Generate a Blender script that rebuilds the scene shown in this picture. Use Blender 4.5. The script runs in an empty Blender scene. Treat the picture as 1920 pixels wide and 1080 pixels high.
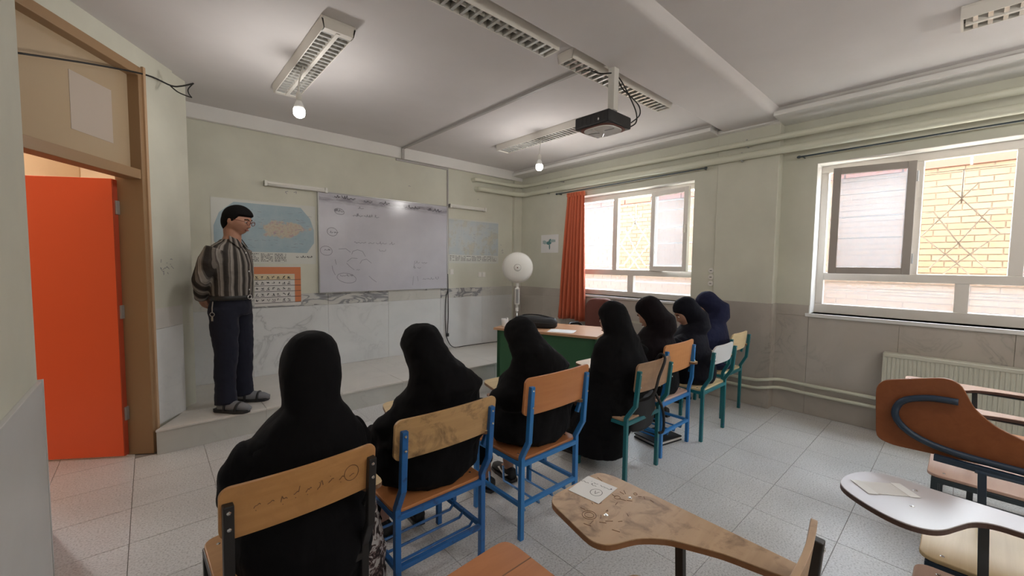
import bpy, bmesh, math, random
from mathutils import Vector, Matrix
random.seed(7)
R = math.radians
S = bpy.context.scene
C = S.collection

# ------------------------------------------------------------------ camera, world, sun, exposure
cam_d = bpy.data.cameras.new('camera'); cam = bpy.data.objects.new('camera', cam_d); C.objects.link(cam)
S.camera = cam
YAW, PITCH, ROLL, FPX = 0.7292347, -0.0598988, 0.0116140, 761.93
cam_d.sensor_fit = 'HORIZONTAL'; cam_d.sensor_width = 36.0; cam_d.lens = 36.0 * FPX / 1920.0
cam_d.clip_start = 0.02
_f = Vector((math.sin(YAW) * math.cos(PITCH), math.cos(YAW) * math.cos(PITCH), math.sin(PITCH)))
_r = Vector((math.cos(YAW), -math.sin(YAW), 0)); _u = _r.cross(_f)
_r2 = _r * math.cos(ROLL) + _u * math.sin(ROLL); _u2 = -_r * math.sin(ROLL) + _u * math.cos(ROLL)
cam.matrix_world = Matrix(((_r2.x, _u2.x, -_f.x, -4.8321), (_r2.y, _u2.y, -_f.y, -5.2269), (_r2.z, _u2.z, -_f.z, 1.4935), (0, 0, 0, 1)))

W = bpy.data.worlds.new('world'); S.world = W; W.use_nodes = True
_bg = W.node_tree.nodes['Background']
_bg.inputs[0].default_value = (0.83, 0.925, 1.0, 1); _bg.inputs[1].default_value = 12.5
sun_d = bpy.data.lights.new('sun', 'SUN'); sun_d.energy = 14.0; sun_d.angle = R(0.6); sun_d.color = (1.0, 0.93, 0.82)
sun = bpy.data.objects.new('sun', sun_d); C.objects.link(sun)
sun.rotation_euler = Vector((0.15, 0.10, -0.983)).to_track_quat('-Z', 'Y').to_euler()
S.view_settings.view_transform = 'Standard'; S.view_settings.look = 'None'
S.view_settings.gamma = 1.0; S.view_settings.use_curve_mapping = False
S.view_settings.exposure = 0.82
BULB_W = 8.0

# ------------------------------------------------------------------ materials
MATS = {}
def mat(name, col=(0.5, 0.5, 0.5), rough=0.6, metal=0.0, emit=None, spec=0.5, coat=0.0, sheen=0.0):
    m = bpy.data.materials.new(name); m.use_nodes = True
    b = m.node_tree.nodes['Principled BSDF']
    b.inputs['Base Color'].default_value = (*col, 1); b.inputs['Roughness'].default_value = rough
    b.inputs['Metallic'].default_value = metal; b.inputs['Specular IOR Level'].default_value = spec
    b.inputs['Coat Weight'].default_value = coat; b.inputs['Sheen Weight'].default_value = sheen
    if emit:
        b.inputs['Emission Color'].default_value = (*emit[0], 1); b.inputs['Emission Strength'].default_value = emit[1]
    MATS[name] = m
    return m
def nodes(m): return m.node_tree.nodes, m.node_tree.links, m.node_tree.nodes['Principled BSDF']
def coords(m, scale=(1, 1, 1), kind='Object', rot=(0, 0, 0)):
    N, L, b = nodes(m)
    t = N.new('ShaderNodeTexCoord'); mp = N.new('ShaderNodeMapping')
    mp.inputs['Scale'].default_value = scale; mp.inputs['Rotation'].default_value = rot
    if kind == 'World':
        g = N.new('ShaderNodeNewGeometry'); L.new(g.outputs['Position'], mp.inputs['Vector'])
    else:
        L.new(t.outputs[kind], mp.inputs['Vector'])
    return mp.outputs['Vector']
def noise(m, vec, scale=5, detail=4, rough=0.55, dist=0.0):
    N, L, b = nodes(m); n = N.new('ShaderNodeTexNoise')
    n.inputs['Scale'].default_value = scale; n.inputs['Detail'].default_value = detail
    n.inputs['Roughness'].default_value = rough; n.inputs['Distortion'].default_value = dist
    L.new(vec, n.inputs['Vector']); return n.outputs['Fac']
def ramp(m, fac, stops, interp='LINEAR'):
    N, L, b = nodes(m); r = N.new('ShaderNodeValToRGB'); cr = r.color_ramp; cr.interpolation = interp
    while len(cr.elements) < len(stops): cr.elements.new(0.5)
    for e, (p, c) in zip(cr.elements, stops): e.position = p; e.color = (*c, 1) if len(c) == 3 else c
    L.new(fac, r.inputs['Fac']); return r.outputs['Color']
def mixc(m, fac, a, b_, mode='MIX'):
    N, L, b = nodes(m); x = N.new('ShaderNodeMix'); x.data_type = 'RGBA'; x.blend_type = mode
    for sock, v in ((x.inputs['Factor'], fac), (x.inputs['A'], a), (x.inputs['B'], b_)):
        if isinstance(v, (int, float)): sock.default_value = v
        elif isinstance(v, tuple): sock.default_value = (*v, 1)
        else: L.new(v, sock)
    return x.outputs['Result']
def math_(m, op, a, b_=None, clamp=False):
    N, L, b = nodes(m); x = N.new('ShaderNodeMath'); x.operation = op; x.use_clamp = clamp
    for i, v in enumerate((a, b_)):
        if v is None: continue
        if isinstance(v, (int, float)): x.inputs[i].default_value = v
        else: L.new(v, x.inputs[i])
    return x.outputs[0]
def setc(m, out): N, L, b = nodes(m); L.new(out, b.inputs['Base Color'])
def bump(m, fac, strength=0.2, dist=0.01):
    N, L, b = nodes(m); n = N.new('ShaderNodeBump'); n.inputs['Strength'].default_value = strength
    n.inputs['Distance'].default_value = dist; L.new(fac, n.inputs['Height']); L.new(n.outputs['Normal'], b.inputs['Normal'])

def plaster(name, col, var=0.06, rough=0.75):
    m = mat(name, col, rough, spec=0.3); v = coords(m, kind='World')
    f = noise(m, v, 2.3, 5); c2 = tuple(x * (1 - var) for x in col); c1 = tuple(min(1, x * (1 + var)) for x in col)
    setc(m, ramp(m, f, [(0.3, c2), (0.7, c1)])); bump(m, noise(m, v, 60, 3), 0.06, 0.004); return m
plaster('wall_green', (0.63, 0.62, 0.525))
plaster('ceiling_white', (0.68, 0.645, 0.635), 0.03)
plaster('trim_white', (0.76, 0.74, 0.71), 0.03)
plaster('corridor_beige', (0.72, 0.55, 0.36), 0.05)
plaster('outside_plaster', (0.60, 0.565, 0.50))

def marble(name, base, vein, scale=1.6, amount=0.5):
    m = mat(name, base, 0.28, spec=0.45); v = coords(m, kind='World')
    f1 = noise(m, v, scale, 6, 0.6, 1.2); f2 = noise(m, v, scale * 2.6, 4, 0.55, 1.0)
    d1 = math_(m, 'ABSOLUTE', math_(m, 'SUBTRACT', f2, 0.5))
    k = ramp(m, d1, [(0.0, (1, 1, 1)), (0.02, (0.25, 0.25, 0.25)), (0.06, (0, 0, 0))])
    mask = ramp(m, noise(m, v, scale * 0.8, 3), [(0.48, (0, 0, 0)), (0.66, (1, 1, 1))])
    cloud = ramp(m, f1, [(0.3, tuple(x * 0.86 for x in base)), (0.7, base)])
    kk = math_(m, 'MULTIPLY', math_(m, 'MULTIPLY', k, mask), amount)
    setc(m, mixc(m, kk, cloud, vein)); return m
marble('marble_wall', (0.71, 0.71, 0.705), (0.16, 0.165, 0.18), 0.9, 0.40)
marble('marble_band', (0.60, 0.585, 0.54), (0.3, 0.3, 0.3), 1.6, 0.5)
m = mat('marble_swirl', (0.6, 0.585, 0.54), 0.28); v = coords(m, (2.0, 1, 6.0), kind='World')
setc(m, ramp(m, noise(m, v, 1.3, 4, 0.5, 1.6), [(0.38, (0.58, 0.565, 0.53)), (0.47, (0.50, 0.49, 0.47)), (0.50, (0.21, 0.21, 0.22)), (0.56, (0.30, 0.30, 0.31)), (0.60, (0.56, 0.55, 0.52))]))
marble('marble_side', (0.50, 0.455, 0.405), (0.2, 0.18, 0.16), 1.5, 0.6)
marble('marble_step', (0.68, 0.64, 0.59), (0.45, 0.42, 0.38), 1.2, 0.4)
marble('marble_white', (0.80, 0.79, 0.77), (0.6, 0.6, 0.6), 1.2, 0.3)

m = mat('terrazzo', (0.55, 0.52, 0.48), 0.22, spec=0.5)
v = coords(m, kind='World')
sp = ramp(m, noise(m, v, 110, 1, 0.5), [(0.34, (0.46, 0.45, 0.445)), (0.44, (0.62, 0.61, 0.605)), (0.60, (0.67, 0.66, 0.655)), (0.72, (0.74, 0.735, 0.73))])
cl = ramp(m, noise(m, v, 2.0, 4), [(0.3, (0.86, 0.85, 0.84)), (0.7, (1, 1, 1))])
setc(m, mixc(m, 1.0, sp, cl, 'MULTIPLY'))
N_, L_, b_ = nodes(m)
mr = N_.new('ShaderNodeMapRange'); L_.new(noise(m, v, 3, 4), mr.inputs[0]); mr.inputs[3].default_value = 0.285; mr.inputs[4].default_value = 0.36
L_.new(mr.outputs[0], b_.inputs['Roughness'])
mat('grout', (0.26, 0.24, 0.22), 0.9)
mat('concrete', (0.42, 0.40, 0.38), 0.9)

def wood(name, c1, c2, rough=0.42, scale=(2.5, 30, 30), wear=None, wear_amt=0.5, wscale=7):
    m = mat(name, c1, rough, spec=0.45); v = coords(m, scale)
    f = noise(m, v, 1.0, 5, 0.6, 0.6)
    col = ramp(m, f, [(0.3, c1), (0.7, c2)])
    if wear:
        w = ramp(m, noise(m, coords(m), wscale, 5, 0.65, 0.8), [(0.5, (0, 0, 0)), (0.68, (1, 1, 1))])
        col = mixc(m, math_(m, 'MULTIPLY', w, wear_amt), col, wear)
    setc(m, col); return m
wood('wood_honey', (0.50, 0.245, 0.085), (0.58, 0.30, 0.115), wear=(0.36, 0.17, 0.06), wear_amt=0.35)
wood('wood_tan', (0.50, 0.30, 0.13), (0.60, 0.37, 0.17), wear=(0.13, 0.075, 0.035), wear_amt=0.8, wscale=9)
wood('wood_orange', (0.52, 0.20, 0.07), (0.58, 0.24, 0.09))
wood('wood_orange_light', (0.62, 0.27, 0.10), (0.68, 0.31, 0.12))
wood('wood_faded', (0.36, 0.22, 0.13), (0.44, 0.27, 0.16), wear=(0.25, 0.15, 0.1), wear_amt=0.4)
wood('wood_pale', (0.66, 0.49, 0.27), (0.74, 0.57, 0.33))
wood('wood_worn', (0.44, 0.285, 0.165), (0.52, 0.345, 0.205), 0.4, wear=(0.15, 0.085, 0.05), wear_amt=0.75, wscale=11)
wood('wood_red', (0.24, 0.075, 0.026), (0.29, 0.095, 0.034), 0.4)
wood('wood_redbrown', (0.42, 0.16, 0.06), (0.50, 0.20, 0.08), 0.3)
wood('wood_edge', (0.16, 0.08, 0.04), (0.20, 0.10, 0.05))
wood('edge_brown', (0.27, 0.125, 0.055), (0.31, 0.15, 0.07))
wood('edge_dark', (0.085, 0.045, 0.035), (0.10, 0.055, 0.04))
mat('paper_dim', (0.50, 0.42, 0.35), 0.5)
wood('wood_pinkish', (0.62, 0.42, 0.34), (0.68, 0.47, 0.38), 0.25)
wood('desk_top', (0.52, 0.29, 0.16), (0.58, 0.33, 0.19), 0.3)
mat('laminate_white', (0.56, 0.525, 0.54), 0.3, spec=0.5)
mat('board_white', (0.70, 0.70, 0.70), 0.4)
def paint(name, col, rough=0.4, chip=None):
    m = mat(name, col, rough)
    if chip:
        w = ramp(m, noise(m, coords(m), 14, 4, 0.6), [(0.58, (0, 0, 0)), (0.66, (1, 1, 1))]); setc(m, mixc(m, math_(m, 'MULTIPLY', w, 0.7), col, chip))
    return m
paint('steel_blue', (0.020, 0.135, 0.40), 0.38, (0.02, 0.05, 0.13))
paint('steel_bright_blue', (0.030, 0.20, 0.52), 0.35)
paint('steel_teal', (0.012, 0.15, 0.17), 0.38, (0.02, 0.09, 0.2))
paint('steel_black', (0.022, 0.020, 0.020), 0.4)
paint('steel_slate', (0.045, 0.062, 0.075), 0.38)
paint('steel_navy', (0.022, 0.045, 0.085), 0.38)
mat('steel_grey', (0.42, 0.42, 0.42), 0.35, 0.6)
mat('chrome', (0.7, 0.7, 0.7), 0.2, 1.0)
mat('door_orange', (0.92, 0.125, 0.034), 0.5)
mat('door_edge_red', (0.42, 0.055, 0.018), 0.6)
mat('frame_brown', (0.335, 0.205, 0.105), 0.5)
mat('frame_brown_light', (0.52, 0.34, 0.20), 0.5)
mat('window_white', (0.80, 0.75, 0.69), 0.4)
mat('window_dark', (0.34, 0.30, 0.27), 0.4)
mat('white_plastic', (0.76, 0.74, 0.69), 0.4)
mat('white_paint', (0.78, 0.76, 0.71), 0.45)
mat('pipe_paint', (0.66, 0.66, 0.54), 0.4)
mat('grille_white', (0.72, 0.70, 0.66), 0.5)
mat('grille_iron', (0.35, 0.27, 0.2), 0.6)
mat('radiator_cream', (0.58, 0.57, 0.48), 0.4)
mat('paper_white', (0.80, 0.79, 0.78), 0.8)
mat('ink', (0.02, 0.02, 0.025), 0.6)
mat('marker_grey', (0.25, 0.24, 0.28), 0.6)
mat('black_plastic', (0.012, 0.012, 0.014), 0.45)
mat('cable_black', (0.012, 0.011, 0.011), 0.5)
mat('conduit_grey', (0.42, 0.395, 0.38), 0.6)
mat('desk_green', (0.035, 0.135, 0.062), 0.45)
mat('maroon', (0.16, 0.05, 0.038), 0.6)
mat('bulb_glow', (0.9, 0.9, 0.9), 0.4, emit=((1.0, 0.97, 0.93), 22.0))
mat('bulb_base', (0.85, 0.84, 0.82), 0.4)
mat('louver', (0.62, 0.61, 0.58), 0.25, 0.35)
mat('lamp_inside', (0.13, 0.12, 0.105), 0.6)
mat('lamp_white', (0.78, 0.74, 0.68), 0.5)
mat('brick_cap_red', (0.15, 0.048, 0.028), 0.8)
mat('mortar', (0.125, 0.085, 0.055), 0.9)
m = mat('brick', (0.62, 0.40, 0.22), 0.85)
N_, L_, b_ = nodes(m); oi = N_.new('ShaderNodeObjectInfo')
setc(m, mixc(m, 0.5, ramp(m, oi.outputs['Random'], [(0, (0.135, 0.073, 0.038)), (0.5, (0.15, 0.085, 0.046)), (1, (0.17, 0.10, 0.058))]),
     ramp(m, noise(m, coords(m, kind='World'), 5, 4), [(0.3, (0.135, 0.073, 0.038)), (0.7, (0.17, 0.10, 0.056))])))
m = mat('curtain_orange', (0.56, 0.125, 0.055), 0.8, sheen=0.15)
b_ = nodes(m)[2]; b_.inputs['Subsurface Weight'].default_value = 0.0
def fabric(name, col, rough=0.85, sheen=0.12, bs=0.35):
    m = mat(name, col, rough, spec=0.12, sheen=sheen)
    b = nodes(m)[2]; b.inputs['Sheen Roughness'].default_value = 0.5
    bump(m, noise(m, coords(m, (9, 9, 2.2)), 1.0, 3, 0.5, 0.5), bs, 0.03); return m
fabric('cloth_black', (0.0052, 0.0049, 0.006), sheen=0.014)
fabric('cloth_black_soft', (0.007, 0.0068, 0.008), sheen=0.012)
fabric('cloth_plum', (0.009, 0.0062, 0.008), sheen=0.02)
fabric('cloth_navy', (0.014, 0.016, 0.042), sheen=0.03)
fabric('cloth_navy_dark', (0.008, 0.008, 0.013), sheen=0.02)
fabric('trouser_navy', (0.017, 0.018, 0.029), sheen=0.04)
mat('bag_black', (0.010, 0.010, 0.012), 0.6)
mat('shoe_black', (0.014, 0.014, 0.016), 0.5)
mat('sock_grey', (0.20, 0.20, 0.215), 0.9)
mat('leather_black', (0.01, 0.01, 0.01), 0.4)
mat('skin', (0.40, 0.20, 0.13), 0.5)
mat('skin_light', (0.46, 0.26, 0.19), 0.5)
mat('hair_black', (0.004, 0.0035, 0.0035), 0.8, spec=0.15)
mat('key_metal', (0.3, 0.29, 0.27), 0.5, 0.5)
mat('lip', (0.28, 0.10, 0.08), 0.5)
mat('eye_white', (0.7, 0.68, 0.65), 0.3)
m = mat('skirt_print', (0.55, 0.5, 0.5), 0.9)
setc(m, ramp(m, noise(m, coords(m), 28, 3, 0.6, 1.0), [(0.44, (0.03, 0.02, 0.02)), (0.49, (0.20, 0.13, 0.12)), (0.54, (0.58, 0.55, 0.53))]))
m = mat('shirt_stripe', (0.2, 0.18, 0.16), 0.85, spec=0.2)
N_, L_, b_ = nodes(m); v = coords(m, (1, 1, 1)); sx = N_.new('ShaderNodeSeparateXYZ'); L_.new(v, sx.inputs[0])
q = math_(m, 'ARCTAN2', sx.outputs[0], sx.outputs[1])
q = math_(m, 'ADD', q, math_(m, 'MULTIPLY', math_(m, 'SUBTRACT', noise(m, v, 6, 2), 0.5), 0.12))
w = math_(m, 'FRACT', math_(m, 'MULTIPLY', q, 2.55))
setc(m, ramp(m, w, [(0, (0.035, 0.030, 0.027)), (0.26, (0.10, 0.088, 0.078)), (0.34, (0.24, 0.215, 0.19)), (0.52, (0.30, 0.275, 0.25)), (0.60, (0.10, 0.085, 0.075)), (0.68, (0.17, 0.148, 0.13)), (0.84, (0.045, 0.038, 0.033))], 'CONSTANT'))
bump(m, noise(m, coords(m, (7, 7, 9)), 1.0, 3), 0.6, 0.03)

# glass: dusty panes let light through but carry a pale haze
def glass(name, haze, col=(0.8, 0.82, 0.84)):
    m = bpy.data.materials.new(name); m.use_nodes = True; N, L = m.node_tree.nodes, m.node_tree.links
    N.remove(N['Principled BSDF']); out = N['Material Output']
    t = N.new('ShaderNodeBsdfTransparent'); t.inputs['Color'].default_value = (0.84, 0.85, 0.88, 1) if haze > 0.15 else (0.95, 0.96, 0.97, 1); g = N.new('ShaderNodeBsdfGlossy'); g.inputs['Roughness'].default_value = 0.25
    d = N.new('ShaderNodeBsdfTranslucent'); d.inputs['Color'].default_value = (*col, 1)
    m1 = N.new('ShaderNodeMixShader'); m1.inputs[0].default_value = haze; L.new(t.outputs[0], m1.inputs[1]); L.new(d.outputs[0], m1.inputs[2])
    m2 = N.new('ShaderNodeMixShader'); m2.inputs[0].default_value = 0.02; L.new(m1.outputs[0], m2.inputs[1]); L.new(g.outputs[0], m2.inputs[2])
    L.new(m2.outputs[0], out.inputs['Surface']); MATS[name] = m
glass('glass_dusty', 0.22, (0.30, 0.31, 0.325)); glass('glass_clear', 0.10, (0.30, 0.31, 0.325))
m = mat('transom_film', (0.47, 0.355, 0.23), 0.08, spec=0.6)
m = mat('clear_acrylic', (0.8, 0.8, 0.8), 0.15); nodes(m)[2].inputs['Transmission Weight'].default_value = 0.6

# flat prints
m = mat('map_print', (0.45, 0.55, 0.6), 0.45)
N_, L_, b_ = nodes(m); v = coords(m); sx = N_.new('ShaderNodeSeparateXYZ'); L_.new(v, sx.inputs[0])
n1 = noise(m, v, 7, 6, 0.6); n2 = noise(m, v, 22, 4)
ex = math_(m, 'DIVIDE', math_(m, 'SUBTRACT', sx.outputs[0], 0.16), 0.26); ez = math_(m, 'DIVIDE', math_(m, 'SUBTRACT', sx.outputs[2], 0.05), 0.105)
rr = math_(m, 'ADD', math_(m, 'MULTIPLY', ex, ex), math_(m, 'MULTIPLY', ez, ez))
land = math_(m, 'SUBTRACT', math_(m, 'ADD', 1.0, math_(m, 'MULTIPLY', math_(m, 'SUBTRACT', n1, 0.5), 4.0)), rr)
lm = ramp(m, land, [(0.2, (0, 0, 0)), (0.45, (1, 1, 1))])
landc = ramp(m, n2, [(0.35, (0.50, 0.36, 0.30)), (0.5, (0.52, 0.48, 0.36)), (0.65, (0.46, 0.33, 0.33))])
setc(m, mixc(m, lm, ramp(m, n1, [(0.3, (0.30, 0.41, 0.47)), (0.7, (0.38, 0.47, 0.51))]), landc))
m = mat('map_print_pale', (0.5, 0.55, 0.55), 0.3)
v = coords(m); n1 = noise(m, v, 5, 6, 0.6)
setc(m, ramp(m, n1, [(0.40, (0.46, 0.51, 0.53)), (0.52, (0.50, 0.53, 0.52)), (0.56, (0.47, 0.48, 0.44)), (0.64, (0.52, 0.50, 0.42))]))
mat('map_paper', (0.62, 0.62, 0.57), 0.4)
mat('chart_orange', (0.60, 0.20, 0.08), 0.5); mat('chart_cream', (0.66, 0.55, 0.36), 0.5); mat('chart_row', (0.66, 0.63, 0.60), 0.5)
mat('poster_teal', (0.10, 0.25, 0.26), 0.6); mat('poster_teal_pale', (0.38, 0.48, 0.48), 0.6)
m = mat('whiteboard', (0.60, 0.585, 0.64), 0.2, spec=0.5)
N_, L_, b_ = nodes(m); v = coords(m); sx = N_.new('ShaderNodeSeparateXYZ'); L_.new(v, sx.inputs[0])
sm = math_(m, 'MULTIPLY', ramp(m, math_(m, 'ADD', sx.outputs[2], math_(m, 'MULTIPLY', noise(m, v, 4, 4), 0.10)), [(0.52, (0, 0, 0)), (0.575, (1, 1, 1)), (0.60, (1, 1, 1)), (0.64, (0, 0, 0))]), ramp(m, noise(m, coords(m, (3, 1, 14)), 2, 4), [(0.35, (0, 0, 0)), (0.6, (1, 1, 1))]))
setc(m, mixc(m, math_(m, 'MULTIPLY', sm, 0.75), ramp(m, noise(m, v, 3, 4), [(0.3, (0.51, 0.50, 0.555)), (0.7, (0.57, 0.56, 0.61))]), (0.22, 0.20, 0.23)))

# ------------------------------------------------------------------ mesh helpers
class MB:
    def __init__(s): s.v = []; s.f = []
    def add(s, vs, fs):
        o = len(s.v); s.v += [tuple(v) for v in vs]; s.f += [tuple(i + o for i in f) for f in fs]; return s
    def box(s, a, b):
        x0, y0, z0 = a; x1, y1, z1 = b
        x0, x1 = min(x0, x1), max(x0, x1); y0, y1 = min(y0, y1), max(y0, y1); z0, z1 = min(z0, z1), max(z0, z1)
        return s.add([(x0, y0, z0), (x1, y0, z0), (x1, y1, z0), (x0, y1, z0), (x0, y0, z1), (x1, y0, z1), (x1, y1, z1), (x0, y1, z1)],
                     [(0, 3, 2, 1), (4, 5, 6, 7), (0, 1, 5, 4), (1, 2, 6, 5), (2, 3, 7, 6), (3, 0, 4, 7)])
    def tube(s, path, r, n=8, square=False, caps=True, closed=False, rot=None):
        P = [Vector(p) for p in path]; k = len(P)
        rr = r if isinstance(r, (list, tuple)) else [r] * k
        if square: n = 4
        rings = []; prev = None
        for i, p in enumerate(P):
            if closed: t = (P[(i + 1) % k] - P[i - 1]).normalized()
            else:
                a = (P[i] - P[i - 1]).normalized() if i else None; b = (P[i + 1] - P[i]).normalized() if i < k - 1 else None
                t = ((a or b) + (b or a)).normalized()
            if prev is None:
                ref = Vector((0, 0, 1)) if abs(t.z) < 0.9 else Vector((1, 0, 0))
                x = ref.cross(t).normalized()
            else:
                x = (prev - t * prev.dot(t)).normalized()
            prev = x; y = t.cross(x)
            off = math.pi / 4 if square else 0
            ra = rr[i] * (1.414 if square else 1)
            rings.append([p + x * (ra * math.cos(off + 2 * math.pi * j / n)) + y * (ra * math.sin(off + 2 * math.pi * j / n)) for j in range(n)])
        return s.loft(rings, caps and not closed, closed)
    def loft(s, rings, caps=True, closed=False):
        n = len(rings[0]); vs = [v for r in rings for v in r]; fs = []
        K = len(rings)
        for i in range(K if closed else K - 1):
            for j in range(n):
                a = i * n + j; b = i * n + (j + 1) % n; i2 = ((i + 1) % K) * n
                fs.append((a, b, i2 + (j + 1) % n, i2 + j))
        if caps:
            fs.append(tuple(range(n - 1, -1, -1))); fs.append(tuple((K - 1) * n + j for j in range(n)))
        return s.add(vs, fs)
    def rings(s, spec, n=24, caps=True):
        # spec rows: centre(x,y,z), rx, ry, optional (pitch about x)
        out = []
        for row in spec:
            c = Vector(row[0]); rx, ry = row[1], row[2]; M = Matrix.Rotation(row[3], 3, 'X') if len(row) > 3 else None
            ring = []
            for j in range(n):
                a = 2 * math.pi * j / n; p = Vector((rx * math.cos(a), ry * math.sin(a), 0))
                ring.append(c + (M @ p if M else p))
            out.append(ring)
        return s.loft(out, caps)
    def ell(s, c, r, nu=20, nv=12, M=None):
        c = Vector(c); vs = []; fs = []
        for i in range(1, nv):
            th = math.pi * i / nv
            for j in range(nu):
                a = 2 * math.pi * j / nu
                p = Vector((r[0] * math.sin(th) * math.cos(a), r[1] * math.sin(th) * math.sin(a), r[2] * math.cos(th)))
                vs.append(c + (M @ p if M else p))
        top = len(vs); p = Vector((0, 0, r[2])); vs.append(c + (M @ p if M else p)); p = -p; vs.append(c + (M @ p if M else p))
        for i in range(nv - 2):
            for j in range(nu):
                fs.append((i * nu + j, (i + 1) * nu + j, (i + 1) * nu + (j + 1) % nu, i * nu + (j + 1) % nu))
        for j in range(nu):
            fs.append((top, j, (j + 1) % nu)); fs.append((top + 1, (nv - 2) * nu + (j + 1) % nu, (nv - 2) * nu + j))
        return s.add(vs, fs)
    def prism(s, out, a, b, fn=None):
        # outline [(p,q)] extruded a..b along third axis; fn(p,q,t)->xyz
        fn = fn or (lambda p, q, t: (p, q, t)); n = len(out)
        vs = [fn(p, q, a) for p, q in out] + [fn(p, q, b) for p, q in out]
        fs = [tuple(range(n - 1, -1, -1)), tuple(range(n, 2 * n))] + [(i, (i + 1) % n, n + (i + 1) % n, n + i) for i in range(n)]
        return s.add(vs, fs)
    def lathe(s, prof, n=24, c=(0, 0, 0), axis='Z'):
        rings = []
        for r, h in prof:
            ring = []
            for j in range(n):
                a = 2 * math.pi * j / n; u, w = r * math.cos(a), r * math.sin(a)
                p = (u, w, h) if axis == 'Z' else ((u, h, -w) if axis == 'Y' else (h, u, w))
                ring.append((p[0] + c[0], p[1] + c[1], p[2] + c[2]))
            rings.append(ring)
        return s.loft(rings)
    def xf(s, M): s.v = [tuple(M @ Vector(v)) for v in s.v]; return s
    def mesh(s, name, m, smooth=False):
        me = bpy.data.meshes.new(name); me.from_pydata(s.v, [], s.f)
        bm = bmesh.new(); bm.from_mesh(me); bmesh.ops.recalc_face_normals(bm, faces=bm.faces); bm.to_mesh(me); bm.free()
        me.materials.append(MATS[m] if isinstance(m, str) else m)
        if smooth:
            me.polygons.foreach_set('use_smooth', [True] * len(me.polygons))
            if smooth == 'angle':
                try: me.set_sharp_from_angle(angle=R(40))
                except Exception: pass
        return me
    def build(s, name, m, parent=None, smooth=False, bevel=0, seg=2):
        o = bpy.data.objects.new(name, s.mesh(name, m, smooth)); C.objects.link(o)
        if parent is not None: o.parent = parent
        if bevel:
            b = o.modifiers.new('bevel', 'BEVEL'); b.width = bevel; b.segments = seg; b.limit_method = 'ANGLE'; b.angle_limit = R(40)
        return o
def box(name, a, b, m, parent=None, bevel=0): return MB().box(a, b).build(name, m, parent, bevel=bevel)
def tag(o, label, cat=None, group=None, kind=None):
    o['label'] = label
    if cat: o['category'] = cat
    if group: o['group'] = group
    if kind: o['kind'] = kind
    return o
def struct(o, label, cat): return tag(o, label, cat, kind='structure')
def thing(name, label, cat, loc=(0, 0, 0), rz=0.0, group=None, kind=None):
    o = bpy.data.objects.new(name, None); C.objects.link(o); o.location = loc; o.rotation_euler = (0, 0, rz); o.empty_display_size = 0.1
    return tag(o, label, cat, group, kind)
def share(src, loc, parent=None, rot=None):
    o = src.copy(); C.objects.link(o); o.location = loc; o.parent = parent
    if rot: o.rotation_euler = rot
    return o
def remesh(o, voxel, smooth=6, fac=0.5, disp=None):
    r = o.modifiers.new('remesh', 'REMESH'); r.mode = 'VOXEL'; r.voxel_size = voxel; r.use_smooth_shade = True
    if smooth: s_ = o.modifiers.new('smooth', 'SMOOTH'); s_.iterations = smooth; s_.factor = fac
    if disp:
        t = bpy.data.textures.new('fold', 'CLOUDS'); t.noise_scale = disp[1]; t.noise_depth = 2
        d = o.modifiers.new('folds', 'DISPLACE'); d.texture = t; d.strength = disp[0]; d.texture_coords = 'LOCAL'; d.mid_level = 0.5
    return o
def rrect(w, h, r, n=5, cx=0, cy=0):
    out = []
    for sx, sy, a0 in ((1, 1, 0), (-1, 1, 90), (-1, -1, 180), (1, -1, 270)):
        for k in range(n + 1):
            a = R(a0 + 90 * k / n); out.append((cx + sx * (w / 2 - r) + r * math.cos(a), cy + sy * (h / 2 - r) + r * math.sin(a)))
    return out
def smooth_path(pts, sub=6):
    P = [Vector(p) for p in pts]; out = []
    for i in range(len(P) - 1):
        p0, p1, p2, p3 = P[max(i - 1, 0)], P[i], P[i + 1], P[min(i + 2, len(P) - 1)]
        for k in range(sub):
            t = k / sub
            out.append(0.5 * ((2 * p1) + (p2 - p0) * t + (2 * p0 - 5 * p1 + 4 * p2 - p3) * t * t + (3 * p1 - p0 - 3 * p2 + p3) * t ** 3))
    out.append(P[-1]); return out

# ------------------------------------------------------------------ the room
H = 3.04; ZM = 1.11; ZB = 0.965; PH = 0.20; PY = -1.19
YB = -8.0; XL = -5.105
# floor base and tiles
fl = struct(box('floor', (-8.2, YB - 0.2, -0.12), (0.45, 2.6, -0.005), 'grout'), 'grey speckled terrazzo tile floor of the classroom', 'floor')
TP = 0.41
tile_me = MB().box((-TP / 2 + 0.0016, -TP / 2 + 0.0016, -0.006), (TP / 2 - 0.0016, TP / 2 - 0.0016, 0)).mesh('tile', 'terrazzo')
nt = 0
for i in range(-9, 6):
    for j in range(-7, 14):
        cx = -2.085 + TP * (i + 0.5); cy = -4.01 + TP * (j + 0.5)
        if cx < -6.2 + 0.0 or cx > 0.25 or cy > 0.6: continue
        if cy > PY + 0.1 and cx > -5.05: continue
        if cx < -5.6 and cy < -2.2: continue
        t = bpy.data.objects.new('tile', tile_me); C.objects.link(t); t.parent = fl
        t.location = (cx, cy, random.uniform(-0.0006, 0.0)); nt += 1
# plain continuation of the tiling behind and beyond
box('floor_slab', (-5.8, YB, -0.006), (0.2, -4.01 + TP * -7, -0.0005), 'terrazzo', fl)

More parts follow.
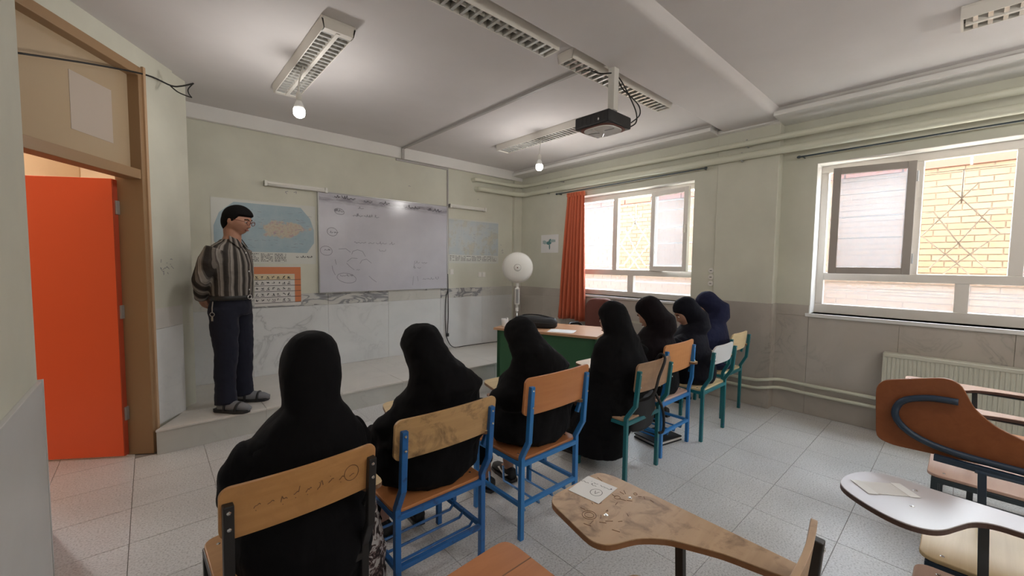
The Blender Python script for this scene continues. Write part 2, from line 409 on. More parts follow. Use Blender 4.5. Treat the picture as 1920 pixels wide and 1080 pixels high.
# platform
plat = struct(MB().prism([(-4.62, -0.72), (-4.83, -1.17), (-0.0, -1.17), (0, 0), (-4.62, 0)], 0, PH - 0.02).build('platform', 'concrete'), 'low stone teaching platform along the whiteboard wall', 'platform')
xs = [-4.72, -4.1, -3.45, -2.8, -2.15, -1.5, -0.85, -0.002]
for i in range(len(xs) - 1):
    g = 0.0012
    MB().box((xs[i] + g, -0.86, PH - 0.02), (xs[i + 1] - g, -0.002, PH - 0.001)).build('stone_slab', 'marble_step', plat)
    if i == 0: MB().prism([(-4.66, -0.862), (-4.835, PY), (xs[1] - g, PY), (xs[1] - g, -0.862)], PH - 0.02, PH).build('nosing_slab', 'marble_step', plat, bevel=0.004)
    else: MB().box((xs[i] + g, PY, PH - 0.02), (xs[i + 1] - g, -0.862, PH)).build('nosing_slab', 'marble_step', plat, bevel=0.004)
    MB().box(((xs[i] if i else -4.83) + g, PY + 0.012, 0.0), (xs[i + 1] - g, -1.168, PH - 0.021)).build('riser_slab', 'marble_band', plat)

# front wall
wf = struct(box('wall_front', (-4.64, 0, 0), (0.45, 0.22, 3.3), 'wall_green'), 'pale green front wall with whiteboard and marble wainscot', 'wall')
xs = [-4.64, -4.0, -3.2, -2.42, -1.6, -0.82, -0.17]
for i in range(len(xs) - 1):
    MB().box((xs[i] + 0.001, -0.012, PH), (xs[i + 1] - 0.001, 0, ZB)).build('marble_panel', 'marble_wall', wf, bevel=0.0015)
    MB().box((xs[i] + 0.001, -0.012, ZB + 0.002), (xs[i + 1] - 0.001, 0, ZM)).build('marble_band', 'marble_swirl' if i in (1, 2, 4) else 'marble_band', wf, bevel=0.0015)
MB().box((-0.17, -0.05, PH), (0, 0, 3.04)).build('corner_column', 'wall_green', wf)
MB().box((-0.171, -0.06, PH), (0, -0.05, ZM)).build('marble_panel', 'marble_side', wf)
# right wall with far window, pillar, recessed near wall with window
XR2 = 0.12
F0, F1, FZ0, FZ1 = -1.09, -3.03, 1.05, 2.505
NW0, NW1, NZ0, NZ1 = -4.185, -6.15, 1.03, 2.515
mb = MB()
mb.box((0, 0.2, 0), (0.34, F0, 3.3)).box((0, F1, 0), (0.34, -3.29, 3.3)).box((0, F0, 0), (0.34, F1, FZ0)).box((0, F0, FZ1), (0.34, F1, 3.3))
mb.box((XR2, -3.89, 0), (0.46, NW0, 3.3)).box((XR2, NW1, 0), (0.46, YB, 3.3)).box((XR2, NW0, 0), (0.46, NW1, NZ0)).box((XR2, NW0, NZ1), (0.46, NW1, 3.3))
wr = struct(mb.build('wall_right', 'wall_green'), 'pale green window wall with marble wainscot', 'wall')
pil = struct(box('pillar', (-0.012, -3.89, 0), (0.45, -3.29, 3.3), 'wall_green', bevel=0.006), 'pale green square pillar between the two windows', 'pillar')
def panels(x, ys, zs, parent, m, th=0.012):
    for i in range(len(ys) - 1):
        for k in range(len(zs) - 1):
            MB().box((x - th, ys[i] - 0.001, zs[k] + 0.001), (x, ys[i + 1] + 0.001, zs[k + 1] - 0.001)).build('marble_panel', m, parent, bevel=0.0015)
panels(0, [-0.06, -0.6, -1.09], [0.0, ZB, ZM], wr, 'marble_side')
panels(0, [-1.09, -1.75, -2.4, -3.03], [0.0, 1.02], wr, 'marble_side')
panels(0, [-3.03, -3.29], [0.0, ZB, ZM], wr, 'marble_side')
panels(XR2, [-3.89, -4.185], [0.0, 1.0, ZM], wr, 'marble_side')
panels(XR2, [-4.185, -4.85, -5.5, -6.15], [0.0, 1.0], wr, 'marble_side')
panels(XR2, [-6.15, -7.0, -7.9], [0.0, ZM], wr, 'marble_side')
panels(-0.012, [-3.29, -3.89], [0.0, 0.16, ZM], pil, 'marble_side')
MB().box((-0.024, -3.902, 0), (XR2, -3.89, ZM)).build('marble_panel', 'marble_side', pil)
# back wall, left wall
struct(box('wall_back', (-5.6, YB - 0.2, 0), (0.46, YB, 3.3), 'wall_green'), 'pale green back wall behind the chairs', 'wall')
wl = struct(MB().box((XL - 0.35, -3.3, 0), (XL, YB, 3.3)).box((-5.75, -3.32, 0), (-5.44, -1.98, 3.3)).build('wall_left', 'wall_green'), 'pale green side wall left of the doorway', 'wall')
panels(XL + 0.012, [-3.312, -4.1, -4.9, -5.7, -6.5, -7.3, -7.99], [0.0, ZM], wl, 'marble_wall')
MB().box((XL - 0.3, -3.3, 0), (XL + 0.012, -3.288, ZM)).build('marble_panel', 'marble_wall', wl)
# ceiling, beam, crown trims
ce = struct(box('ceiling', (-8.2, YB - 0.2, H), (0.48, 2.6, H + 0.35), 'ceiling_white'), 'off-white plaster ceiling with lamps and projector', 'ceiling')
MB().prism([(-3.94, H + 0.02), (-3.885, 2.97), (-3.34, 2.97), (-3.31, H + 0.02)], -5.8, 0.02, lambda p, q, t: (t, p, q)).build('ceiling_beam', 'ceiling_white', ce, True, bevel=0.035, seg=5)
struct(box('trim_1', (-4.7, -0.06, 2.895), (0.0, 0.0, H + 0.01), 'trim_white', bevel=0.006), 'white cornice band along the top of the front wall', 'trim')
def crown(name, x, y0, y1, d, label):
    prof = [(x, 2.945), (x - d, 2.955), (x - d, 2.995), (x - d + 0.03, 3.015), (x - d + 0.05, H + 0.01), (x, H + 0.01)]
    struct(MB().prism(prof, y0, y1, lambda p, q, t: (p, t, q)).build(name, 'trim_white', bevel=0.004), label, 'trim')
crown('trim_2', 0.0, -0.06, -3.29, 0.24, 'white cornice above the window with the orange curtain')
crown('trim_3', XR2, -3.89, YB, 0.38, 'white cornice above the window by the radiator')
crown('trim_4', -0.012, -3.29, -3.89, 0.045, 'short white cornice across the head of the pillar')

# diagonal wall with door (local u along wall toward the camera, v into the room)
DA = R(57); dv = Vector((math.cos(DA), math.sin(DA), 0)); nv = Vector((math.sin(DA), -math.cos(DA), 0)); A0 = Vector((-4.64, -0.79, 0))
Mdoor = Matrix(((-dv.x, nv.x, 0, A0.x), (-dv.y, nv.y, 0, A0.y), (0, 0, 1, 0), (0, 0, 0, 1)))
def dbox(mb, u0, u1, v0, v1, z0, z1): t = MB().box((u0, v0, z0), (u1, v1, z1)).xf(Mdoor); return mb.add(t.v, t.f)
U0, U1, ZT = 0.345, 1.30, 2.90
mb = MB(); dbox(mb, -0.0, U0, -0.16, 0, 0, 3.3); dbox(mb, U1, 1.56, -0.16, 0, 0, 3.3); dbox(mb, U0, U1, -0.16, 0, ZT, 3.3); dbox(mb, -0.2, 0.0, -0.16, -0.02, 0, 3.3)
mb.box((-4.9, -0.62, 0), (-4.64, 0.22, 3.3))
wd = struct(mb.build('wall_door', 'wall_green'), 'pale green angled wall around the doorway', 'wall')
mb = MB(); dbox(mb, 0, U0 - 0.002, 0, 0.012, PH, 0.95); mb.build('marble_panel', 'marble_white', wd)
mb = MB(); dbox(mb, 0, U0 - 0.002, 0, 0.012, 0.952, ZM); mb.build('marble_band', 'marble_step', wd)
door = thing('door_1', 'brown door frame with transom and open orange door leaf', 'door', (A0.x, A0.y, 0), kind='structure')
door.rotation_euler = Matrix(((-dv.x, nv.x, 0), (-dv.y, nv.y, 0), (0, 0, 1))).to_euler() if False else (0, 0, 0)
Mloc = Matrix.Translation(-A0) @ Mdoor
def dpart(name, u0, u1, v0, v1, z0, z1, m, parent, bevel=0.003):
    return MB().box((u0, v0, z0), (u1, v1, z1)).xf(Mloc).build(name, m, parent, bevel=bevel)
JW = 0.045
dpart('jamb', U0, U0 + JW, -0.175, 0.006, 0, ZT, 'frame_brown', door)
dpart('casing', U0 - 0.012, U0 + 0.012, 0.0, 0.02, 0, ZT + 0.012, 'frame_brown_light', door)
dpart('jamb', U1 - JW, U1, -0.175, 0.006, 0, ZT, 'frame_brown', door)
dpart('head', U0 + JW, U1 - JW, -0.175, 0.006, ZT - 0.065, ZT, 'frame_brown', door)
dpart('transom_bar', U0 + JW, U1 - JW, -0.12, 0.0, 2.085, 2.155, 'frame_brown', door)
tp = dpart('transom_pane', U0 + JW, U1 - JW, -0.075, -0.068, 2.155, ZT - 0.065, 'transom_film', door, 0)
dpart('paper_sheet', 0.54, 0.86, -0.068, -0.066, 2.30, 2.66, 'paper_dim', tp, 0)
HX = U0 + JW + 0.005
lf = dpart('leaf', HX, HX + 0.042, -1.05, -0.165, 0.012, 2.075, 'door_orange', door, 0.003)
dpart('leaf_edge', HX + 0.002, HX + 0.040, -0.165, -0.158, 0.012, 2.07, 'door_edge_red', lf, 0)
for z in (0.28, 1.05, 1.82): dpart('hinge', HX - 0.004, HX + 0.03, -0.160, -0.148, z, z + 0.10, 'steel_grey', lf, 0.002)
# corridor seen over the door leaf
mb = MB(); dbox(mb, -2.2, 3.2, -2.6, -2.4, 0, 3.3)
mb.box((-8.2, -3.6, 0), (-8.0, 2.6, 3.3)).box((-8.0, 2.4, 0), (-4.64, 2.6, 3.3)).box((-4.84, 0.22, 0), (-4.64, 2.4, 3.3)).box((-8.0, -3.6, 0), (-5.46, -3.4, 3.3))
struct(mb.build('wall_corridor', 'corridor_beige'), 'warm beige corridor wall behind the door', 'wall')

# courtyard outside
gr = struct(box('ground', (0.47, -12, -0.6), (9, 5, -0.4), 'outside_plaster'), 'pale paved strip outside the windows', 'ground')
XW, ZW = 2.65, 2.86
wc = struct(box('wall_courtyard', (XW, -11, -0.4), (XW + 0.22, 4.0, ZW - 0.10), 'mortar'), 'sunlit tan brick yard wall outside the windows', 'wall')
BW, BH = 0.235, 0.078
bm_ = MB().box((-0.007, -BW / 2 + 0.006, -BH / 2 + 0.006), (0, BW / 2 - 0.006, BH / 2 - 0.006)).mesh('brick', 'brick')
cells = []
zrow = 0
z = ZW - 0.10 - BH / 2
while z > -0.38:
    y = 3.2 + (BW / 2 if zrow % 2 else 0)
    while y > -10.2: cells.append((y, z)); y -= BW
    z -= BH; zrow += 1
def vis(c):
    y, z = c
    if z < 1.35: return 9
    a = 0 if (-6.9 < y < -4.9) else (1 if (-1.6 < y < 1.0) else 3)
    return a + abs(z - 2.1)
cells.sort(key=vis)
for y, z in cells[:295]:
    o = bpy.data.objects.new('brick', bm_); C.objects.link(o); o.parent = wc; o.location = (XW + random.uniform(-0.002, 0.003), y + random.uniform(-0.003, 0.003), z)
mb = MB()
for y, z in cells[295:]: mb.box((XW - 0.007, y - BW / 2 + 0.006, z - BH / 2 + 0.006), (XW, y + BW / 2 - 0.006, z + BH / 2 - 0.006))
o = mb.build('brickwork', 'brick', wc); o['kind'] = 'stuff'
y = 3.8
while y > -10.5:
    MB().box((XW - 0.03, y, ZW - 0.10), (XW + 0.25, y - 0.58, ZW)).build('coping_stone', 'brick_cap_red', wc, bevel=0.004); y -= 0.6

# ------------------------------------------------------------------ windows
def bars(root, name, x0, x1, rects, m):
    for y0, y1, z0, z1 in rects: MB().box((x0, y0, z0), (x1, y1, z1)).build(name, m, root, bevel=0.004)
def sash(root, hinge, ang, w, z0, z1, m, gm):
    # sash built from hinge along +s, rotated by ang about z
    d = Vector((math.sin(ang), -math.cos(ang), 0)); nn = Vector((math.cos(ang), math.sin(ang), 0)); h = Vector(hinge)
    M = Matrix(((d.x, nn.x, 0, h.x), (d.y, nn.y, 0, h.y), (0, 0, 1, 0), (0, 0, 0, 1)))
    fw, th = 0.06, 0.045
    mb = MB().box((0, 0, z0), (fw, th, z1)).box((w - fw, 0, z0), (w, th, z1)).box((fw, 0, z0), (w - fw, th, z0 + fw)).box((fw, 0, z1 - fw), (w - fw, th, z1))
    s_ = mb.xf(M).build('sash', m, root, bevel=0.003)
    MB().box((fw - 0.005, th * 0.4, z0 + fw - 0.005), (w - fw + 0.005, th * 0.4 + 0.005, z1 - fw + 0.005)).xf(M).build('pane', gm, s_)
    for zz in (z0 + 0.10, z1 - 0.18): MB().tube([(-0.008, 0.02, zz), (-0.008, 0.02, zz + 0.09)], 0.010, 8).xf(M).build('hinge', 'steel_grey', s_)
    MB().box((w - 0.04, -0.03, (z0 + z1) / 2 - 0.04), (w - 0.02, 0.0, (z0 + z1) / 2 + 0.06)).xf(M).build('handle', 'window_white', s_, bevel=0.004)
w1 = thing('window_1', 'white framed window beside the orange curtain with one sash open', 'window', kind='structure')
fx0, fx1 = 0.16, 0.225
bars(w1, 'frame_rail', fx0, fx1, [(F0, F1, FZ1 - 0.07, FZ1), (F0, F1, FZ0, FZ0 + 0.07), (F0 - 0.06, F1 + 0.06, 1.345, 1.425)], 'window_white')
bars(w1, 'frame_stile', fx0, fx1, [(F0, F0 - 0.06, FZ0 + 0.07, FZ1 - 0.07), (F1 + 0.06, F1, FZ0 + 0.07, FZ1 - 0.07)], 'window_white')
bars(w1, 'mullion', fx0 + 0.003, fx1 - 0.003, [(-1.80, -1.875, 1.425, FZ1 - 0.07), (-2.385, -2.46, 1.425, FZ1 - 0.07), (-2.06, -2.15, FZ0 + 0.07, 1.345)], 'window_white')
for y0, y1, z0, z1, g in ((F0 - 0.06, -1.80, 1.425, FZ1 - 0.07, 'glass_dusty'), (-2.46, F1 + 0.06, 1.425, FZ1 - 0.07, 'glass_clear'), (F0 - 0.06, -2.06, FZ0 + 0.07, 1.345, 'glass_dusty'), (-2.15, F1 + 0.06, FZ0 + 0.07, 1.345, 'glass_dusty')):
    MB().box((0.19, y0, z0), (0.195, y1, z1)).build('pane', g, w1)
sash(w1, (0.145, -2.40, 0), R(-12), 0.56, 1.42, 2.45, 'window_white', 'glass_dusty')
MB().box((-0.03, F0 + 0.03, FZ0 - 0.03), (0.16, F1 - 0.03, FZ0)).build('sill', 'marble_white', w1, bevel=0.004)
MB().box((0.0, F0, FZ1 - 0.002), (0.16, F1, FZ1 + 0.0)).build('reveal_head', 'trim_white', w1)
w2 = thing('window_2', 'white framed window above the radiator with one dark sash open', 'window', kind='structure')
gx0, gx1 = 0.30, 0.365
bars(w2, 'frame_rail', gx0, gx1, [(NW0, NW1, NZ1 - 0.075, NZ1), (NW0, NW1, NZ0, NZ0 + 0.09), (NW0 - 0.065, NW1 + 0.06, 1.365, 1.44)], 'window_white')
bars(w2, 'frame_stile', gx0, gx1, [(NW0, NW0 - 0.065, NZ0 + 0.09, NZ1 - 0.075), (NW1 + 0.06, NW1, NZ0 + 0.09, NZ1 - 0.075)], 'window_white')
bars(w2, 'mullion', gx0 + 0.003, gx1 - 0.003, [(-4.86, -4.925, 1.44, NZ1 - 0.075), (-5.44, -5.52, 1.44, NZ1 - 0.075), (-5.16, -5.245, NZ0 + 0.09, 1.365)], 'window_white')
for y0, y1, z0, z1, g in ((NW0 - 0.06, -4.86, 1.44, NZ1 - 0.07, 'glass_clear'), (-5.52, NW1 + 0.06, 1.44, NZ1 - 0.07, 'glass_dusty'), (NW0 - 0.06, -5.16, NZ0 + 0.09, 1.365, 'glass_dusty'), (-5.245, NW1 + 0.06, NZ0 + 0.09, 1.365, 'glass_dusty')):
    MB().box((0.33, y0, z0), (0.335, y1, z1)).build('pane', g, w2)
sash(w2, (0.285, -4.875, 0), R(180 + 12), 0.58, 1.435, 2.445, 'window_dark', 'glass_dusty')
MB().box((XR2 - 0.03, NW0 + 0.03, NZ0 - 0.035), (0.30, NW1 - 0.03, NZ0)).build('sill', 'marble_white', w2, bevel=0.004)
MB().box((XR2 + 0.002, NW0, NZ0), (0.30, NW0 - 0.004, NZ1)).box((XR2 + 0.002, NW0, NZ1 - 0.004), (0.30, NW1, NZ1)).build('reveal_lining', 'trim_white', w2)

def grille(name, x, yc, y0, y1, z0, z1, m, label, s=1.0):
    g = thing(name, label, 'grille')
    r = 0.006 * s
    zc = 1.79
    dz, dy = 0.125, 0.115
    # horizontal bars
    for zz in (2.35, 2.47):
        MB().tube([(x, y0, zz), (x, y1, zz)], r, 6).build('bar', m, g)
    # bars that bend into the diamond lattice (left and right ends mirrored)
    for s_ in (1, -1):
        ye = y0 if s_ == 1 else y1
        def P(k, zz): return (x, yc + s_ * k * dy, zz)
        MB().tube([(x, ye, zc + 3 * dz + 0.06), P(0.8, zc + 3 * dz + 0.06), P(-2, zc - 0.0 + 0 * dz)], r, 6).build('bar', m, g)
        MB().tube([(x, ye, zc + dz + 0.08), P(1.4, zc + dz + 0.08), P(-0.0, zc - 0.6 * dz), P(-1.5, zc - 2 * dz - 0.05), (x, y1 if s_ == 1 else y0, zc - 2 * dz - 0.05)], r, 6).build('bar', m, g)
        MB().tube([(x, ye, zc - dz * 0.0), P(2.0, zc), P(0.0, zc - 2 * dz), P(-0.7, zc - 2 * dz - 0.10), (x, y1 if s_ == 1 else y0, zc - 2 * dz - 0.12)], r, 6).build('bar', m, g)
    MB().tube([(x, yc, zc + 2 * dz + 0.02), (x, yc, 2.35)], r, 6).build('bar', m, g)
    for zz in (1.12, 1.26): MB().tube([(x, y0, zz), (x, y1, zz)], r, 6).build('bar', m, g)
    for yy in (y0, y1): MB().tube([(x, yy, z0), (x, yy, z1)], r * 1.2, 6).build('post', m, g)
    return g
grille('window_grille', 0.325, -2.06, -1.10, -3.02, 1.05, 2.50, 'grille_white', 'white iron security grille outside the curtained window', 1.5)
grille('window_grille', 0.44, -5.16, -4.20, -6.14, 1.03, 2.51, 'grille_iron', 'thin iron diamond grille outside the window above the radiator')

# curtain and rods
def curtain():
    t = thing('curtain', 'orange pleated curtain gathered at one side of the far window', 'curtain', (-0.09, -1.28, 0))
    rows = 22; n = 60; vs = []; fs = []
    for i in range(rows + 1):
        f = i / rows; zz = 2.545 - f * (2.545 - 0.665)
        yl = 0.13 + (0.28 - 0.13) * f ** 0.9; yr = -0.19 - 0.05 * f
        if f > 0.75: yr += 0.0
        for j in range(n + 1):
            u = j / n; y = yl + (yr - yl) * u
            amp = 0.024 + 0.026 * f
            x = amp * math.sin(u * 2 * math.pi * 6.5 + 0.6 * math.sin(3 * f)) + 0.008 * math.sin(u * 31 + f * 4)
            vs.append((x, y, zz - 0.012 * math.sin(u * 9) * f))
    for i in range(rows):
        for j in range(n): a = i * (n + 1) + j; fs.append((a, a + 1, a + n + 2, a + n + 1))
    o = MB().add(vs, fs).build('drape', 'curtain_orange', t, True)
    s_ = o.modifiers.new('solid', 'SOLIDIFY'); s_.thickness = 0.004
    MB().box((-0.014, 0.135, 2.50), (-0.004 + 0.024, -0.192, 2.56)).build('heading_tape', 'curtain_orange', t, bevel=0.006)
curtain()
def rod(x, y0, y1, z0, z1, label):
    t = thing('curtain_rod', label, 'curtain rod')
    MB().tube([(x, y0, z0), (x, y1, z1)], 0.008, 8).build('pole', 'steel_slate', t)
    for y, zz in ((y0, z0), (y1, z1)):
        MB().ell((x, y, zz), (0.014, 0.02, 0.014), 8, 6).build('finial', 'steel_slate', t)
        MB().tube([(x, y + (0.03 if y == y1 else -0.03), zz), (x + 0.1, y + (0.03 if y == y1 else -0.03), zz)], 0.006, 6).build('bracket', 'steel_slate', t)
rod(-0.09, -0.93, -3.19, 2.575, 2.60, 'thin dark curtain rod above the orange curtain')
rod(0.03, -4.05, -6.3, 2.585, 2.60, 'thin dark curtain rod above the window by the radiator')

# ------------------------------------------------------------------ pipes, radiator
def pipe(name, pts, r, label, sub=5):
    t = thing(name, label, 'pipe')
    MB().tube(smooth_path(pts, sub), r, 12).build('pipe_run', 'pipe_paint', t, True)
    return t
xa, xb = -0.075, -0.055
p = pipe('heating_pipe', [(-1.02, 0.0, 2.79), (-1.0, -0.06, 2.79), (-0.95, -0.085, 2.79), (-0.35, -0.12, 2.79), (-0.15, -0.14, 2.795), (xa, -0.22, 2.795), (xa, -0.5, 2.795), (xa, -2, 2.795), (xa, -3.9, 2.79), (xa, -5.5, 2.79), (xa, -7.95, 2.79)], 0.030, 'upper cream heating pipe running under the cornice of the window wall')
for y in (-1.0, -3.6, -5.8): MB().tube([(xa, y, 2.83), (xa, y, 2.76), (-0.0 if y > -3.7 else 0.12, y, 2.76)], 0.008, 6).build('clip', 'steel_grey', p)
p = pipe('heating_pipe', [(-0.95, 0.0, 2.655), (-0.93, -0.06, 2.655), (-0.88, -0.085, 2.655), (-0.35, -0.12, 2.655), (-0.15, -0.14, 2.655), (xb, -0.22, 2.655), (xb, -0.5, 2.66), (xb, -2, 2.665), (xb, -3.9, 2.665), (xb, -5.5, 2.665), (xb, -7.95, 2.665)], 0.038, 'lower thicker cream heating pipe running above the windows')
for y in (-0.7, -3.55, -5.6): MB().tube([(xb, y, 2.71), (xb, y, 2.62), (-0.0 if y > -3.7 else 0.12, y, 2.62)], 0.008, 6).build('clip', 'steel_grey', p)
for z, lab in ((0.31, 'upper cream heating pipe stepping around the pillar near the floor'), (0.225, 'lower cream heating pipe stepping around the pillar near the floor')):
    pipe('heating_pipe', [(-0.06, -2.92, z - 0.02), (-0.06, -3.2, z - 0.02), (-0.065, -3.72, z - 0.02), (-0.06, -3.86, z), (0.0, -3.94, z + 0.012), (0.06, -4.02, z + 0.008), (0.065, -4.2, z), (0.065, -4.5, z), (0.065, -4.76, z)], 0.016, lab)
def radiator(y0, y1, label):
    t = thing('radiator', label, 'radiator', (0.04, (y0 + y1) / 2, 0))
    w = abs(y1 - y0); z0, z1 = 0.10, 0.745; xs_ = -0.05
    n = int(w / 0.026); prof = []
    for i in range(n):
        y = -w / 2 + w * i / n; s_ = w / n
        prof += [(y, xs_ + 0.006), (y + s_ * 0.25, xs_ + 0.006), (y + s_ * 0.5, xs_ + 0.001), (y + s_ * 0.8, xs_ + 0.001)]
    prof.append((w / 2, xs_ + 0.006)); out = prof + [(w / 2, xs_ + 0.02), (-w / 2, xs_ + 0.02)]
    MB().prism(out, z0 + 0.03, z1 - 0.03, lambda p, q, tt: (q, p, tt)).build('front_panel', 'radiator_cream', t)
    MB().box((xs_ - 0.004, -w / 2, z1 - 0.03), (0.06, w / 2, z1)).build('top_grille', 'radiator_cream', t, bevel=0.004)
    MB().box((xs_ - 0.002, -w / 2, z0), (xs_ + 0.02, w / 2, z0 + 0.03)).build('bottom_rail', 'radiator_cream', t, bevel=0.004)
    for s_ in (-1, 1): MB().box((xs_, s_ * w / 2 - 0.004, z0), (0.06, s_ * w / 2 + 0.004, z1)).build('side_panel', 'radiator_cream', t, bevel=0.003)
    for s_ in (-0.8, 0.8): MB().box((0.0, s_ * w / 2 - 0.02, 0.0), (0.02, s_ * w / 2 + 0.02, z0 + 0.02)).build('foot', 'radiator_cream', t)
radiator(-4.77, -6.25, 'cream ribbed panel radiator under the right window')
radiator(-1.62, -2.9, 'cream ribbed panel radiator under the curtained window')

# ------------------------------------------------------------------ ceiling lamps, bulbs, projector
def louver_lamp(cx, cy, L, w, rz, label, cells=16, housing=0.055, mid=True, wide=False):
    t = thing('ceiling_lamp', label, 'ceiling lamp', (cx, cy, H), rz)
    h = 0.075; hw = w / 2
    MB().box((-L / 2, -hw, -0.022), (L / 2, hw, 0.0)).build('housing', 'lamp_white', t, bevel=0.004)
    MB().box((-L / 2 + 0.005, -hw + 0.012, -0.026), (L / 2 - 0.005, hw - 0.012, -0.022)).build('reflector', 'lamp_inside', t)
    for s_ in (-1, 1):
        MB().prism([(s_ * hw, -0.02), (s_ * (hw - 0.012), -h), (s_ * (hw - 0.018), -h), (s_ * (hw - 0.012), -0.02)], -L / 2, L / 2, lambda p, q, tt: (tt, p, q)).build('side_rail', 'lamp_white', t)
        MB().prism([(-hw, -0.02), (hw, -0.02), (hw - 0.014, -h), (-hw + 0.014, -h)], s_ * L / 2, s_ * (L / 2 - (0.05 if wide else 0.012)), lambda p, q, tt: (tt, p, q)).build('end_cap', 'lamp_white', t)
    if mid: MB().prism([(-0.028, -0.026), (0.028, -0.026), (0.012, -h - 0.004), (-0.012, -h - 0.004)], -L / 2 + 0.02, L / 2 - 0.02, lambda p, q, tt: (tt, p, q)).build('spine', 'lamp_white', t)
    x0 = -L / 2 + 0.06; st = (L - 0.12) / (cells - 1)
    fin = MB().prism([(-0.010, -h + 0.002), (0.010, -h + 0.002), (0.002, -0.028), (-0.002, -0.028)], -hw + 0.014, hw - 0.014, lambda p, q, tt: (p, tt, q)).mesh('fin', 'louver')
    for k in range(cells):
        o = bpy.data.objects.new('fin', fin); C.objects.link(o); o.parent = t; o.location = (x0 + st * k, 0, 0)
    for s_ in ((-0.5, 0.5) if mid else (0,)):
        MB().tube([(-L / 2 + 0.03, s_ * hw, -0.045), (L / 2 - 0.03, s_ * hw, -0.045)], 0.013, 10).build('tube_lamp', 'white_plastic', t, True)
    return t
louver_lamp(-3.87, -1.77, 1.36, 0.215, R(90), 'white louvered ceiling lamp above the standing man, bulb hanging from it', 22, wide=True)
louver_lamp(-3.30, -3.20, 1.26, 0.16, 0, 'louvered ceiling lamp at the top edge, left of the projector', 18, mid=False)
louver_lamp(-1.83, -3.215, 1.40, 0.16, R(-1), 'louvered ceiling lamp just behind the projector pole', 20, mid=False)
louver_lamp(-1.29, -1.72, 1.36, 0.215, R(90), 'louvered ceiling lamp nearer the far corner, bulb hanging from it', 26, mid=False)
louver_lamp(-1.10, -5.80, 1.36, 0.215, R(90), 'ceiling lamp at the top right corner of the room view', 22)
def bulb(x, y, zb, ztop, tx, ty, label, watt=None):
    t = thing('light_bulb', label, 'light bulb', (x, y, zb))
    MB().lathe([(0.002, -0.056), (0.022, -0.052), (0.036, -0.040), (0.041, -0.022), (0.041, 0.0), (0.037, 0.012)], 20).build('globe', 'bulb_glow', t, True)
    MB().lathe([(0.037, 0.012), (0.034, 0.03), (0.024, 0.058), (0.018, 0.07), (0.001, 0.07)], 20).build('bulb_body', 'bulb_base', t, True)
    MB().lathe([(0.019, 0.07), (0.021, 0.075), (0.021, 0.115), (0.012, 0.135), (0.001, 0.138)], 16).build('socket', 'white_plastic', t, True)
    MB().tube(smooth_path([(0, 0, 0.13), (0.002, 0, (ztop - zb) * 0.6), (tx - x, ty - y, ztop - zb - 0.01), (tx - x + 0.01, ty - y, ztop - zb + 0.03)], 6), 0.006, 6).build('cord', 'white_plastic', t, True)
    ld = bpy.data.lights.new('bulb_light', 'POINT'); ld.energy = watt or BULB_W; ld.color = (1.0, 0.965, 0.93); ld.shadow_soft_size = 0.05
    lo = bpy.data.objects.new('bulb_light', ld); C.objects.link(lo); lo.parent = t; lo.location = (0, 0, -0.115)
    return t
bulb(-3.945, -1.79, 2.635, 2.975, -3.945 + 0.03, -1.80, 'lit white bulb hanging above the standing man', 7.0)
bulb(-1.37, -1.81, 2.645, 2.97, -1.37 + 0.03, -1.80, 'lit white bulb hanging near the orange curtain', 7.0)
bulb(-3.30, -5.9, 2.64, 3.03, -3.28, -5.9, 'added lit bulb, unseen in the back half of the room, for fill light')  # added behind the camera as fill light
bulb(-1.10, -6.2, 2.64, 2.97, -1.10, -6.2, 'unseen lit bulb under the rear ceiling lamp, for fill light')  # out of view, there to help fill the room with light
bulb(-4.2, -7.1, 2.64, 3.03, -4.18, -7.1, 'added lit bulb, unseen in the rear corner by the side wall, for fill light')  # extra rear bulb, added for broad fill
bulb(-2.2, -7.3, 2.64, 3.03, -2.18, -7.3, 'added lit bulb, unseen near the back wall, for fill light')  # unseen as well, added to lift the room brightness
bulb(-5.9, -0.2, 2.75, 3.04, -5.9, -0.2, 'added lit bulb, unseen in the corridor, to brighten corridor and door leaf', 55.0)  # unseen source added so the corridor and door leaf are not dark

